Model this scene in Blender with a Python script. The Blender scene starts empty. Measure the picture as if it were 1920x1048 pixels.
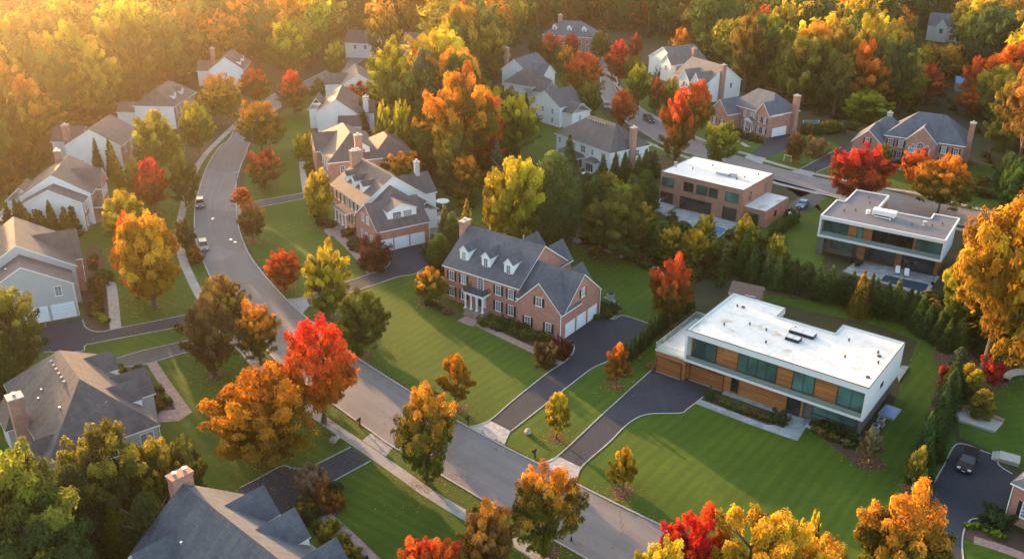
import bpy, math, random
import numpy as np
from mathutils import Vector, Matrix
R = math.radians
random.seed(7)
sc = bpy.context.scene
COL = sc.collection

# ---------------------------------------------------------------- camera
CH_, CF, CP, CR = 70.0, 1736.7, R(24.605), R(.593)
cam_d = bpy.data.cameras.new('camera'); cam = bpy.data.objects.new('camera', cam_d); COL.objects.link(cam)
cam_d.sensor_width = 36.0; cam_d.lens = 36.0*CF/1920.0; cam_d.clip_start = .5; cam_d.clip_end = 6000
cam.matrix_world = Matrix.Translation((0, 0, CH_)) @ Matrix.Rotation(R(90)-CP, 4, 'X') @ Matrix.Rotation(CR, 4, 'Z')
sc.camera = cam

# ---------------------------------------------------------------- light
SUN_EL, SUN_DIR = R(8.5), (-.575, .818)            # the low sun stands just outside the left edge, behind the far woods
SUN_AZ = math.atan2(SUN_DIR[0], SUN_DIR[1])
w = bpy.data.worlds.new('World'); sc.world = w; w.use_nodes = True
nt = w.node_tree; nt.nodes.clear()
sky = nt.nodes.new('ShaderNodeTexSky'); sky.sky_type = 'NISHITA'; sky.sun_disc = False
sky.sun_elevation = SUN_EL; sky.sun_rotation = SUN_AZ; sky.air_density = 1.0; sky.dust_density = 2.2; sky.ozone_density = .8
bg = nt.nodes.new('ShaderNodeBackground'); bg.inputs['Strength'].default_value = .15
wo = nt.nodes.new('ShaderNodeOutputWorld')
nt.links.new(sky.outputs[0], bg.inputs[0]); nt.links.new(bg.outputs[0], wo.inputs[0])
sd = bpy.data.lights.new('sun', 'SUN'); sd.energy = 3.2; sd.angle = R(.6); sd.color = (1.0, .55, .23)
so = bpy.data.objects.new('sun', sd); COL.objects.link(so)
v = Vector((SUN_DIR[0]*math.cos(SUN_EL), SUN_DIR[1]*math.cos(SUN_EL), math.sin(SUN_EL)))
so.rotation_euler = v.to_track_quat('Z', 'Y').to_euler(); so.location = v*300
sc.view_settings.view_transform = 'Standard'; sc.view_settings.look = 'None'
sc.view_settings.gamma = 1; sc.view_settings.exposure = 2.58
sc.cycles.max_bounces = 5; sc.cycles.diffuse_bounces = 3; sc.cycles.glossy_bounces = 2; sc.cycles.transmission_bounces = 3
sc.cycles.volume_bounces = 0; sc.cycles.use_denoising = True; sc.cycles.caustics_reflective = False; sc.cycles.caustics_refractive = False

# a point seen at a place of the survey photograph, at height z over the flat ground
def U(x, y, z=0.):
    a = x-960; b = y-524
    u = (a*math.cos(CR)+b*math.sin(CR))/CF; v = (-a*math.sin(CR)+b*math.cos(CR))/CF
    t = (z-CH_)/-(math.sin(CP)+v*math.cos(CP))
    return Vector((u*t, (math.cos(CP)-v*math.sin(CP))*t))
def PX(X, Y, Z=0):
    Z -= CH_; cz = Y*math.cos(CP)-Z*math.sin(CP); cy = -(Y*math.sin(CP)+Z*math.cos(CP))
    u = CF*X/cz; v = CF*cy/cz
    return 960+u*math.cos(CR)-v*math.sin(CR), 524+u*math.sin(CR)+v*math.cos(CR)

# ---------------------------------------------------------------- materials
M = {}
def newmat(name):
    m = bpy.data.materials.new(name); m.use_nodes = True; n = m.node_tree; n.nodes.clear()
    o = n.nodes.new('ShaderNodeOutputMaterial'); p = n.nodes.new('ShaderNodeBsdfPrincipled')
    n.links.new(p.outputs[0], o.inputs['Surface']); p.inputs['Specular IOR Level'].default_value = .3
    M[name] = m
    return m, n, p
def N(n, t, **k):
    a = n.nodes.new('ShaderNode'+t)
    for q, x in k.items():
        if q[0] == 'i' and q[1:].isdigit(): a.inputs[int(q[1:])].default_value = x
        else: setattr(a, q, x)
    return a
def noise(n, coord, scale, detail=3, rough=.6, mapping=None):
    x = N(n, 'TexNoise'); x.inputs['Scale'].default_value = scale; x.inputs['Detail'].default_value = detail; x.inputs['Roughness'].default_value = rough
    src = coord
    if mapping:
        mp = N(n, 'Mapping'); mp.inputs['Scale'].default_value = mapping; n.links.new(coord, mp.inputs[0]); src = mp.outputs[0]
    n.links.new(src, x.inputs['Vector']); return x.outputs['Fac']
def ramp(n, fac, stops):
    r = N(n, 'ValToRGB'); e = r.color_ramp.elements
    while len(e) < len(stops): e.new(.5)
    for el, (p, c) in zip(e, stops): el.position = p; el.color = (*c, 1)
    n.links.new(fac, r.inputs[0]); return r.outputs[0]
def math_(n, op, a, b=None, c=None):
    m = N(n, 'Math', operation=op)
    for i, x in enumerate((a, b, c)):
        if x is None: continue
        if isinstance(x, (int, float)): m.inputs[i].default_value = x
        else: n.links.new(x, m.inputs[i])
    return m.outputs[0]
def mixc(n, fac, a, b, mode='MIX'):
    m = N(n, 'Mix', data_type='RGBA', blend_type=mode)
    for i, x in ((0, fac), (6, a), (7, b)):
        if isinstance(x, (int, float)): m.inputs[i].default_value = x
        elif isinstance(x, tuple): m.inputs[i].default_value = (*x, 1)
        else: n.links.new(x, m.inputs[i])
    return m.outputs[2]
def geo(n): return N(n, 'NewGeometry').outputs['Position']
def uvo(n): return N(n, 'UVMap').outputs[0]
def sc3(c, k): return tuple(min(1, x*k) for x in c)
def plain(name, c, rough=.7, var=.2, scale=1.2, fine=14, spec=.3, metal=0, bump=0):
    m, n, p = newmat(name); g = geo(n)
    a = noise(n, g, scale, 4); b = noise(n, g, fine, 2)
    f = math_(n, 'MULTIPLY_ADD', b, .5, math_(n, 'MULTIPLY', a, .5))
    col = ramp(n, f, [(.3, sc3(c, 1-var)), (.7, sc3(c, 1+var))])
    n.links.new(col, p.inputs['Base Color']); p.inputs['Roughness'].default_value = rough
    p.inputs['Specular IOR Level'].default_value = spec; p.inputs['Metallic'].default_value = metal
    if bump:
        bp = N(n, 'Bump'); bp.inputs['Strength'].default_value = bump; bp.inputs['Distance'].default_value = .05
        n.links.new(b, bp.inputs['Height']); n.links.new(bp.outputs[0], p.inputs['Normal'])
    return m
def lines(n, y, period, w):           # 1 in the joint, 0 elsewhere
    f = math_(n, 'FRACT', math_(n, 'DIVIDE', y, period))
    return math_(n, 'LESS_THAN', f, w/period)
def brickmat(name, c, mortar=(.42, .38, .34)):
    m, n, p = newmat(name); u = uvo(n)
    b = N(n, 'TexBrick'); b.inputs['Scale'].default_value = 1; b.inputs['Brick Width'].default_value = .24; b.inputs['Row Height'].default_value = .082
    b.inputs['Mortar Size'].default_value = .009; b.inputs['Mortar Smooth'].default_value = .3; b.inputs['Bias'].default_value = 0
    b.inputs['Color1'].default_value = (*sc3(c, .7), 1); b.inputs['Color2'].default_value = (*sc3(c, 1.35), 1); b.inputs['Mortar'].default_value = (*mortar, 1)
    n.links.new(u, b.inputs['Vector'])
    g = geo(n); f = noise(n, g, .8, 5, .7)
    k = ramp(n, f, [(.3, (.78, .78, .8)), (.7, (1.12, 1.08, 1.04))])
    col = mixc(n, 1.0, b.outputs[0], k, 'MULTIPLY')
    n.links.new(col, p.inputs['Base Color']); p.inputs['Roughness'].default_value = .85
    return m
def boards(name, c, period=.2, joint=.025, jd=.55, var=.06, vert=False, boardvar=0, rough=.6):
    m, n, p = newmat(name); s = N(n, 'SeparateXYZ'); n.links.new(uvo(n), s.inputs[0])
    x, y = (s.outputs[1], s.outputs[0]) if vert else (s.outputs[0], s.outputs[1])
    j = lines(n, y, period, joint)
    g = geo(n); f = noise(n, g, .6, 4)
    col = ramp(n, f, [(.3, sc3(c, 1-var)), (.7, sc3(c, 1+var))])
    if boardvar:
        wn = N(n, 'TexWhiteNoise', noise_dimensions='2D'); cb = N(n, 'CombineXYZ')
        n.links.new(math_(n, 'FLOOR', math_(n, 'DIVIDE', y, period)), cb.inputs[1])
        n.links.new(math_(n, 'FLOOR', math_(n, 'DIVIDE', x, 2.7)), cb.inputs[0]); n.links.new(cb.outputs[0], wn.inputs[0])
        gr = N(n, 'CombineXYZ'); n.links.new(math_(n, 'MULTIPLY', x, .8), gr.inputs[0]); n.links.new(math_(n, 'MULTIPLY', y, 30.), gr.inputs[1])
        gn = noise(n, gr.outputs[0], 1, 3)
        k = math_(n, 'ADD', math_(n, 'MULTIPLY', wn.outputs[0], boardvar), math_(n, 'MULTIPLY', gn, .5))
        k2 = ramp(n, k, [(0, (.55, .5, .45)), (1, (1.4, 1.4, 1.4))])
        col = mixc(n, 1.0, col, k2, 'MULTIPLY')
    col = mixc(n, j, col, sc3(c, jd))
    n.links.new(col, p.inputs['Base Color']); p.inputs['Roughness'].default_value = rough
    return m
def shingle(name, c):
    m, n, p = newmat(name); u = uvo(n)
    b = N(n, 'TexBrick'); b.inputs['Scale'].default_value = 1; b.inputs['Brick Width'].default_value = .5; b.inputs['Row Height'].default_value = .28
    b.inputs['Mortar Size'].default_value = .02; b.inputs['Mortar Smooth'].default_value = .4
    b.inputs['Color1'].default_value = (*sc3(c, .88), 1); b.inputs['Color2'].default_value = (*sc3(c, 1.14), 1); b.inputs['Mortar'].default_value = (*sc3(c, .68), 1)
    n.links.new(u, b.inputs['Vector']); g = geo(n)
    k = ramp(n, noise(n, g, .35, 6, .7), [(.3, (.78, .78, .82)), (.7, (1.22, 1.18, 1.12))])
    st = ramp(n, noise(n, u, 1, 3, .6, (1.3, .16, 1)), [(.35, (.86, .86, .86)), (.65, (1.1, 1.1, 1.1))])
    col = mixc(n, 1.0, mixc(n, 1.0, b.outputs[0], k, 'MULTIPLY'), st, 'MULTIPLY')
    n.links.new(col, p.inputs['Base Color']); p.inputs['Roughness'].default_value = .8
    bp = N(n, 'Bump'); bp.inputs['Strength'].default_value = .5; bp.inputs['Distance'].default_value = .04
    n.links.new(b.outputs[0], bp.inputs['Height']); n.links.new(bp.outputs[0], p.inputs['Normal'])
    return m
brickmat('brick', (.37, .125, .08)); brickmat('brick_far', (.36, .135, .09)); brickmat('brick_modern', (.31, .15, .10), (.26, .17, .13)); brickmat('brick_dark', (.14, .11, .10), (.2, .18, .17))
brickmat('chimney_brick', (.33, .13, .085))
boards('siding_white', (.72, .73, .72)); boards('siding_grey', (.42, .42, .42)); boards('siding_cream', (.62, .61, .57))
boards('wood', (.31, .125, .045), .14, .012, .4, .08, boardvar=.75, rough=.45)
boards('door_white', (.70, .74, .78), .53, .03, .7, .03); boards('door_wood', (.27, .105, .038), .14, .014, .35, .08, boardvar=.6, rough=.4)
shingle('shingle_blue', (.085, .091, .106)); shingle('shingle_brown', (.105, .088, .085)); shingle('shingle_grey', (.08, .08, .085)); shingle('shingle_mid', (.15, .14, .135)); shingle('shingle_slate', (.09, .105, .13))
plain('trim_white', (.74, .75, .76), .5, .04); plain('stucco_white', (.62, .62, .63), .6, .05, .5); plain('trim_grey', (.3, .3, .31), .5, .05)
plain('shutter', (.018, .018, .022), .5, .2); plain('dark_metal', (.025, .027, .03), .4, .2, metal=.3); plain('bronze_metal', (.10, .085, .075), .4, .1)
plain('frame_dark', (.03, .035, .035), .4, .1); plain('stone', (.34, .32, .29), .8, .25, 2, 12, bump=.5); plain('stone_wall', (.3, .26, .21), .85, .4, 1.5, 8, bump=.8)
plain('roof_dark', (.135, .125, .135), .75, .16, .35, 5); plain('metal_grey', (.45, .46, .47), .35, .08, metal=.6); plain('red_door', (.20, .03, .02), .4, .1)
plain('blue_plastic', (.10, .22, .42), .3, .1); plain('bark', (.10, .075, .055), .9, .35, 3, 20, bump=.6); plain('bark_pale', (.42, .38, .33), .85, .25, 3, 18)
plain('mulch', (.075, .042, .03), .95, .5, 2.5, 18, bump=.8); plain('cloth_white', (.75, .74, .70), .8, .05); plain('wood_deck', (.28, .2, .14), .7, .2)
plain('shed_roof', (.17, .11, .085), .9, .2); plain('lamp_glass', (.7, .68, .6), .3, .05); plain('tyre', (.015, .015, .015), .8, .1); plain('chrome', (.5, .5, .52), .2, .05, metal=1)
# glazing: dark reflective panes, some with pale blinds behind
def glass(name, c, rough=.06, blinds=False):
    m, n, p = newmat(name); g = geo(n)
    col = ramp(n, noise(n, g, .35, 1), [(.3, sc3(c, .55)), (.7, sc3(c, 1.35))])
    rd = N(n, 'ObjectInfo').outputs['Random']
    col = mixc(n, 1.0, col, ramp(n, rd, [(0, (.4,.4,.4)), (1, (1.7,1.7,1.7))]), 'MULTIPLY')
    if blinds: col = mixc(n, math_(n, 'MULTIPLY', math_(n, 'GREATER_THAN', math_(n, 'FRACT', math_(n, 'MULTIPLY', rd, 7.3)), .72), .8), col, (.30,.29,.26))
    n.links.new(col, p.inputs['Base Color']); p.inputs['Roughness'].default_value = rough; p.inputs['Specular IOR Level'].default_value = .8; p.inputs['IOR'].default_value = 1.6
glass('pane', (.06, .07, .075), blinds=True); glass('pane_teal', (.045, .115, .105)); glass('pane_dark', (.02, .028, .03)); glass('car_glass', (.012, .015, .018), .05); glass('pane_shade', (.13, .27, .24), .15)
def carpaint(name, c):
    m, n, p = newmat(name); p.inputs['Base Color'].default_value = (*c, 1); p.inputs['Roughness'].default_value = .3; p.inputs['Metallic'].default_value = 0
    p.inputs['Coat Weight'].default_value = .15; p.inputs['Coat Roughness'].default_value = .05
carpaint('paint_black', (.012, .013, .016)); carpaint('paint_silver', (.14, .14, .145)); carpaint('paint_white', (.6, .6, .6)); carpaint('paint_blue', (.05, .16, .22)); carpaint('paint_grey', (.13, .13, .14)); carpaint('paint_navy', (.03, .04, .08))
m, n, p = newmat('head_light'); p.inputs['Base Color'].default_value = (.7, .7, .7, 1); p.inputs['Roughness'].default_value = .1
m, n, p = newmat('tail_light'); p.inputs['Base Color'].default_value = (.35, .01, .01, 1); p.inputs['Roughness'].default_value = .2
m, n, p = newmat('rail_glass'); p.inputs['Base Color'].default_value = (.55, .75, .68, 1); p.inputs['Roughness'].default_value = .05; p.inputs['Transmission Weight'].default_value = .75; p.inputs['IOR'].default_value = 1.1
m, n, p = newmat('pool_water'); g = geo(n)
n.links.new(ramp(n, noise(n, g, 1.2, 3), [(.3, (.02, .12, .24)), (.7, (.04, .20, .34))]), p.inputs['Base Color']); p.inputs['Roughness'].default_value = .05; p.inputs['Specular IOR Level'].default_value = .7
m, n, p = newmat('pool_cover'); g = geo(n)
n.links.new(ramp(n, noise(n, g, 1.2, 3), [(.3, (.012, .03, .06)), (.7, (.02, .05, .09))]), p.inputs['Base Color']); p.inputs['Roughness'].default_value = .35
# flat roof membrane with rust stains and ponding marks
def membrane(name, c, stain):
    m, n, p = newmat(name); g = geo(n)
    a = noise(n, g, .25, 6, .7); col = ramp(n, a, [(.3, sc3(c, .93)), (.7, sc3(c, 1.05))])
    col = mixc(n, math_(n, 'MULTIPLY', math_(n, 'SMOOTH_MIN', 1.0, math_(n, 'MAXIMUM', math_(n, 'MULTIPLY', math_(n, 'SUBTRACT', noise(n, g, .32, 5, .62), .575), 9.), 0.), .1), .8), col, stain)
    s = N(n, 'SeparateXYZ'); n.links.new(uvo(n), s.inputs[0]); j = lines(n, s.outputs[0], 3.05, .05)
    col = mixc(n, math_(n, 'MULTIPLY', j, .35), col, sc3(c, .5)); dn = ramp(n, noise(n, g, .9, 6, .75), [(.45, (1,1,1)), (.75, (.8,.78,.74))]); col = mixc(n, 1.0, col, dn, 'MULTIPLY')
    n.links.new(col, p.inputs['Base Color']); p.inputs['Roughness'].default_value = .6
membrane('membrane', (.60, .585, .56), (.40, .30, .20)); membrane('membrane_dark', (.105, .10, .112), (.2, .18, .18))
# asphalt
def asphalt(name, c, wear=.25):
    m, n, p = newmat(name); g = geo(n)
    a = noise(n, g, .12, 5, .65); b = noise(n, g, 9, 3, .7); u = noise(n, uvo(n), 1, 3, .6, (.9, .02, 1))
    f = math_(n, 'ADD', math_(n, 'MULTIPLY', a, .45), math_(n, 'ADD', math_(n, 'MULTIPLY', b, .25), math_(n, 'MULTIPLY', u, .3)))
    col = ramp(n, f, [(.35, sc3(c, 1-wear)), (.65, sc3(c, 1+wear))])
    vo = N(n, 'TexVoronoi', feature='DISTANCE_TO_EDGE'); vo.inputs['Scale'].default_value = .11
    wv = N(n, 'VectorMath', operation='ADD'); n.links.new(g, wv.inputs[0])
    nz = N(n, 'TexNoise'); nz.inputs['Scale'].default_value = .5; n.links.new(g, nz.inputs['Vector'])
    sm = N(n, 'VectorMath', operation='SCALE'); sm.inputs['Scale'].default_value = 2.5; n.links.new(nz.outputs['Color'], sm.inputs[0]); n.links.new(sm.outputs[0], wv.inputs[1]); n.links.new(wv.outputs[0], vo.inputs['Vector'])
    ck = math_(n, 'LESS_THAN', vo.outputs['Distance'], .005)
    ck = math_(n, 'MULTIPLY', ck, math_(n, 'GREATER_THAN', noise(n, g, .06, 2), .46))
    col = mixc(n, math_(n, 'MULTIPLY', ck, .6), col, sc3(c, .4))
    pt = N(n, 'TexVoronoi'); pt.inputs['Scale'].default_value = .045; n.links.new(wv.outputs[0], pt.inputs['Vector']); ps = N(n, 'SeparateColor'); n.links.new(pt.outputs['Color'], ps.inputs[0])
    col = mixc(n, math_(n, 'MULTIPLY', math_(n, 'GREATER_THAN', ps.outputs[0], .66), .32), col, sc3(c, .55))
    sp = N(n, 'SeparateXYZ'); n.links.new(uvo(n), sp.inputs[0]); wx = math_(n, 'ADD', sp.outputs[0], math_(n, 'MULTIPLY', noise(n, g, .25, 3), .7))
    seam = math_(n, 'LESS_THAN', math_(n, 'ABSOLUTE', math_(n, 'SUBTRACT', wx, 4.8)), .05)
    col = mixc(n, math_(n, 'MULTIPLY', seam, .35), col, sc3(c, .4))
    n.links.new(col, p.inputs['Base Color']); p.inputs['Roughness'].default_value = .85; p.inputs['Specular IOR Level'].default_value = .25
    bp = N(n, 'Bump'); bp.inputs['Strength'].default_value = .3; bp.inputs['Distance'].default_value = .02; n.links.new(b, bp.inputs['Height']); n.links.new(bp.outputs[0], p.inputs['Normal'])
asphalt('asphalt_road', (.165, .152, .15)); asphalt('asphalt_drive', (.031, .037, .050), .28); asphalt('asphalt_worn', (.085, .075, .075), .25)
def slabs(name, c, period=1.5, joint=.05, jd=.55):
    m, n, p = newmat(name); g = geo(n); s = N(n, 'SeparateXYZ'); n.links.new(uvo(n), s.inputs[0])
    f = math_(n, 'MULTIPLY_ADD', noise(n, g, .5, 5, .7), .6, math_(n, 'MULTIPLY', noise(n, g, 8, 2), .4))
    col = ramp(n, f, [(.3, sc3(c, .72)), (.7, sc3(c, 1.22))])
    wn = N(n, 'TexWhiteNoise', noise_dimensions='1D'); n.links.new(math_(n, 'FLOOR', math_(n, 'DIVIDE', s.outputs[1], period)), wn.inputs['W'])
    col = mixc(n, 1.0, col, ramp(n, wn.outputs[0], [(0, (.86, .86, .86)), (1, (1.1, 1.1, 1.1))]), 'MULTIPLY')
    col = mixc(n, lines(n, s.outputs[1], period, joint), col, sc3(c, jd))
    n.links.new(col, p.inputs['Base Color']); p.inputs['Roughness'].default_value = .85
slabs('concrete', (.30, .28, .26)); slabs('kerb_stone', (.36, .35, .34), .25, .02)
def paver(name, c, bw, bh, mort):
    m, n, p = newmat(name); b = N(n, 'TexBrick'); b.inputs['Scale'].default_value = 1; b.inputs['Brick Width'].default_value = bw; b.inputs['Row Height'].default_value = bh; b.inputs['Mortar Size'].default_value = mort
    b.inputs['Color1'].default_value = (*sc3(c, .78), 1); b.inputs['Color2'].default_value = (*sc3(c, 1.22), 1); b.inputs['Mortar'].default_value = (*sc3(c, .55), 1)
    n.links.new(geo(n), b.inputs['Vector']); k = ramp(n, noise(n, geo(n), .7, 5), [(.3, (.82, .82, .82)), (.7, (1.15, 1.15, 1.15))])
    n.links.new(mixc(n, 1.0, b.outputs[0], k, 'MULTIPLY'), p.inputs['Base Color']); p.inputs['Roughness'].default_value = .8
paver('paver_red', (.27, .18, .155), .4, .2, .01); paver('paver_grey', (.36, .345, .33), .45, .3, .02); paver('bluestone', (.26, .28, .285), 1.2, .8, .015); paver('paver_tan', (.33, .29, .25), .4, .25, .012)
# grass: mown stripes along a direction, thatch patches, blade-scale noise
def grass(name, ang, c=(.046, .086, .007), stripe=.075, period=1.6):
    m, n, p = newmat(name); g = geo(n); mp = N(n, 'Mapping'); mp.inputs['Rotation'].default_value = (0, 0, ang); n.links.new(g, mp.inputs[0])
    s = N(n, 'SeparateXYZ'); n.links.new(mp.outputs[0], s.inputs[0])
    wob = math_(n, 'MULTIPLY', noise(n, g, .04, 2), 3.)
    st = math_(n, 'SINE', math_(n, 'MULTIPLY', math_(n, 'ADD', s.outputs[1], wob), 2*math.pi/period))
    a = noise(n, g, .09, 5, .65); b = noise(n, g, 1.6, 4, .7); f2 = noise(n, g, 14, 2)
    sk = noise(n, mp.outputs[0], 1, 4, .65, (.06, 1.6, 1))
    f = math_(n, 'ADD', math_(n, 'MULTIPLY', a, .42), math_(n, 'ADD', math_(n, 'MULTIPLY', b, .2), math_(n, 'ADD', math_(n, 'MULTIPLY', sk, .2), math_(n, 'MULTIPLY', f2, .18))))
    col = ramp(n, f, [(.36, sc3(c, .68)), (.5, c), (.64, (c[0]*1.75, c[1]*1.35, c[2]*1.3))])
    k = math_(n, 'MULTIPLY_ADD', st, stripe, 1.0); ck = N(n, 'CombineXYZ')
    for i in range(3): n.links.new(k, ck.inputs[i])
    col = mixc(n, 1.0, col, ck.outputs[0], 'MULTIPLY')
    n.links.new(col, p.inputs['Base Color']); p.inputs['Roughness'].default_value = .9; p.inputs['Specular IOR Level'].default_value = .15
    bp = N(n, 'Bump'); bp.inputs['Strength'].default_value = .8; bp.inputs['Distance'].default_value = .08; n.links.new(f2, bp.inputs['Height']); n.links.new(bp.outputs[0], p.inputs['Normal'])
grass('grass_a', R(36)); grass('grass_b', R(-52)); grass('grass_c', R(15), stripe=.08); grass('grass_d', R(-10), stripe=.05)
m, n, p = newmat('forest_floor'); g = geo(n)
n.links.new(ramp(n, noise(n, g, .15, 8, .75), [(.3, (.020, .020, .009)), (.5, (.036, .034, .012)), (.6, (.032, .042, .010)), (.75, (.09, .055, .018))]), p.inputs['Base Color']); p.inputs['Roughness'].default_value = .95
# leaves: autumn turning plus painted sunlit tops; object colour above, 'low' property below
def leafmat(name, stuff):
    m = bpy.data.materials.new(name); m.use_nodes = True; n = m.node_tree; n.nodes.clear(); M[name] = m
    o = N(n, 'OutputMaterial')
    rn = N(n, 'Attribute', attribute_name='rnd').outputs['Fac']
    if stuff: col = N(n, 'Attribute', attribute_name='lc').outputs['Color']
    else:
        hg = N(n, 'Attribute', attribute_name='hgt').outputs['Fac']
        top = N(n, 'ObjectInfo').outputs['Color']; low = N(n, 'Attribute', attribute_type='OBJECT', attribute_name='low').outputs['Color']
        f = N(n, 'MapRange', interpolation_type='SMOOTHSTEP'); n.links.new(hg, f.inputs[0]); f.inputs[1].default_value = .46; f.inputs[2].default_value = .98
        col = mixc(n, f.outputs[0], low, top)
    hs = N(n, 'HueSaturation'); n.links.new(col, hs.inputs['Color'])
    n.links.new(math_(n, 'MULTIPLY_ADD', rn, .05, .475), hs.inputs['Hue']); n.links.new(math_(n, 'MULTIPLY_ADD', rn, .75, .65), hs.inputs['Value'])
    d = N(n, 'BsdfDiffuse'); t = N(n, 'BsdfTranslucent'); mx = N(n, 'MixShader'); mx.inputs[0].default_value = .47
    n.links.new(hs.outputs[0], d.inputs[0]); n.links.new(hs.outputs[0], t.inputs[0]); n.links.new(d.outputs[0], mx.inputs[1]); n.links.new(t.outputs[0], mx.inputs[2]); n.links.new(mx.outputs[0], o.inputs[0])
leafmat('leaves', False); leafmat('leaves_far', True)

# ---------------------------------------------------------------- mesh helper
class MB:
    def __init__(s): s.v = []; s.f = []; s.m = []
    def face(s, pts, m=0):
        b = len(s.v); s.v += [tuple(p) for p in pts]; s.f.append(tuple(range(b, b+len(pts)))); s.m.append(m)
    def box(s, a, b, m=0, skip=''):
        x0, y0, z0 = a; x1, y1, z1 = b
        F = {'F': [(x0,y0,z0),(x1,y0,z0),(x1,y0,z1),(x0,y0,z1)], 'R': [(x1,y0,z0),(x1,y1,z0),(x1,y1,z1),(x1,y0,z1)],
             'B': [(x1,y1,z0),(x0,y1,z0),(x0,y1,z1),(x1,y1,z1)], 'L': [(x0,y1,z0),(x0,y0,z0),(x0,y0,z1),(x0,y1,z1)],
             'T': [(x0,y0,z1),(x1,y0,z1),(x1,y1,z1),(x0,y1,z1)], 'D': [(x0,y1,z0),(x1,y1,z0),(x1,y0,z0),(x0,y0,z0)]}
        for k, q in F.items():
            if k in skip: continue
            s.face(q, m.get(k, m['*']) if isinstance(m, dict) else m)
    def prism(s, pts, z0, z1, m=0, mt=None, md=None):      # pts ccw in plan
        n = len(pts)
        for i in range(n):
            a, b = pts[i], pts[(i+1) % n]
            s.face([(a[0],a[1],z0),(b[0],b[1],z0),(b[0],b[1],z1),(a[0],a[1],z1)], m)
        s.face([(x,y,z1) for x, y in pts], m if mt is None else mt); s.face([(x,y,z0) for x, y in reversed(pts)], m if md is None else md)
    def cyl(s, c, r, z0, z1, n=12, m=0, r1=None):
        r1 = r if r1 is None else r1
        A = [(c[0]+r*math.cos(2*math.pi*i/n), c[1]+r*math.sin(2*math.pi*i/n), z0) for i in range(n)]
        B = [(c[0]+r1*math.cos(2*math.pi*i/n), c[1]+r1*math.sin(2*math.pi*i/n), z1) for i in range(n)]
        for i in range(n): j = (i+1) % n; s.face([A[i], A[j], B[j], B[i]], m)
        s.face(B, m); s.face(A[::-1], m)
    def tube(s, p, q, r, r1=None, n=7, m=0):
        p = Vector(p); q = Vector(q); d = (q-p).normalized(); a = d.orthogonal().normalized(); b = d.cross(a); r1 = r if r1 is None else r1
        A = [p+(a*math.cos(2*math.pi*i/n)+b*math.sin(2*math.pi*i/n))*r for i in range(n)]
        B = [q+(a*math.cos(2*math.pi*i/n)+b*math.sin(2*math.pi*i/n))*r1 for i in range(n)]
        for i in range(n): j = (i+1) % n; s.face([A[i], A[j], B[j], B[i]], m)
        s.face(B, m); s.face(A[::-1], m)
    def mesh(s, name, mats, uv=True):
        me = bpy.data.meshes.new(name); me.from_pydata(s.v, [], s.f)
        for x in mats: me.materials.append(M[x])
        me.polygons.foreach_set('material_index', s.m)
        if uv:
            L = me.uv_layers.new(name='uv'); me.update(); dat = np.zeros(len(me.loops)*2)
            for p in me.polygons:
                nn = p.normal
                if abs(nn.z) > .95: t, bb = Vector((1,0,0)), Vector((0,1,0))
                else: t = Vector((-nn.y, nn.x, 0)).normalized(); bb = nn.cross(t)
                for li in p.loop_indices:
                    co = me.vertices[me.loops[li].vertex_index].co; dat[2*li] = co.dot(t); dat[2*li+1] = co.dot(bb)
            L.data.foreach_set('uv', dat)
        me.update(); return me
    def build(s, name, mats, parent=None, **k):
        o = bpy.data.objects.new(name, s.mesh(name, [mats] if isinstance(mats, str) else mats)); COL.objects.link(o)
        if parent: o.parent = parent
        return o
def tag(o, label=None, cat=None, group=None, kind=None):
    if label: o['label'] = label
    if cat: o['category'] = cat
    if group: o['group'] = group
    if kind: o['kind'] = kind
    return o
def empty(name, loc, rz=0):
    o = bpy.data.objects.new(name, None); o.empty_display_size = .5; COL.objects.link(o); o.location = loc; o.rotation_euler = (0,0,rz); return o
def link(name, me, parent=None, loc=(0,0,0), rz=0):
    o = bpy.data.objects.new(name, me); COL.objects.link(o); o.location = loc; o.rotation_euler = (0,0,rz)
    if parent: o.parent = parent
    return o

# ---------------------------------------------------------------- the ground
def G(*pts): return [U(*p) for p in pts]
def smooth(P, k=6, closed=False):
    P = [Vector(p) for p in P]; out = []; n = len(P)
    for i in range(n if closed else n-1):
        if closed: a, b, c, d = P[i-1], P[i], P[(i+1) % n], P[(i+2) % n]
        else: a, b, c, d = P[max(i-1,0)], P[i], P[i+1], P[min(i+2,n-1)]
        for j in range(k):
            t = j/k; out.append(.5*((2*b)+(c-a)*t+(2*a-5*b+4*c-d)*t*t+(3*b-a-3*c+d)*t**3))
    if not closed: out.append(P[-1])
    return out
def sheet(name, pts, z, mat, label=None, sm=False, kind='structure', cat=None, group=None):
    if pts and not isinstance(pts[0], Vector): pts = G(*pts)
    if sm: pts = smooth(pts, 5, True)
    area = sum(pts[i-1].x*pts[i].y-pts[i].x*pts[i-1].y for i in range(len(pts)))
    if area < 0: pts = pts[::-1]
    mb = MB(); mb.face([(p.x, p.y, z) for p in pts]); o = mb.build(name, mat)
    return tag(o, label, cat, group, kind)
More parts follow.
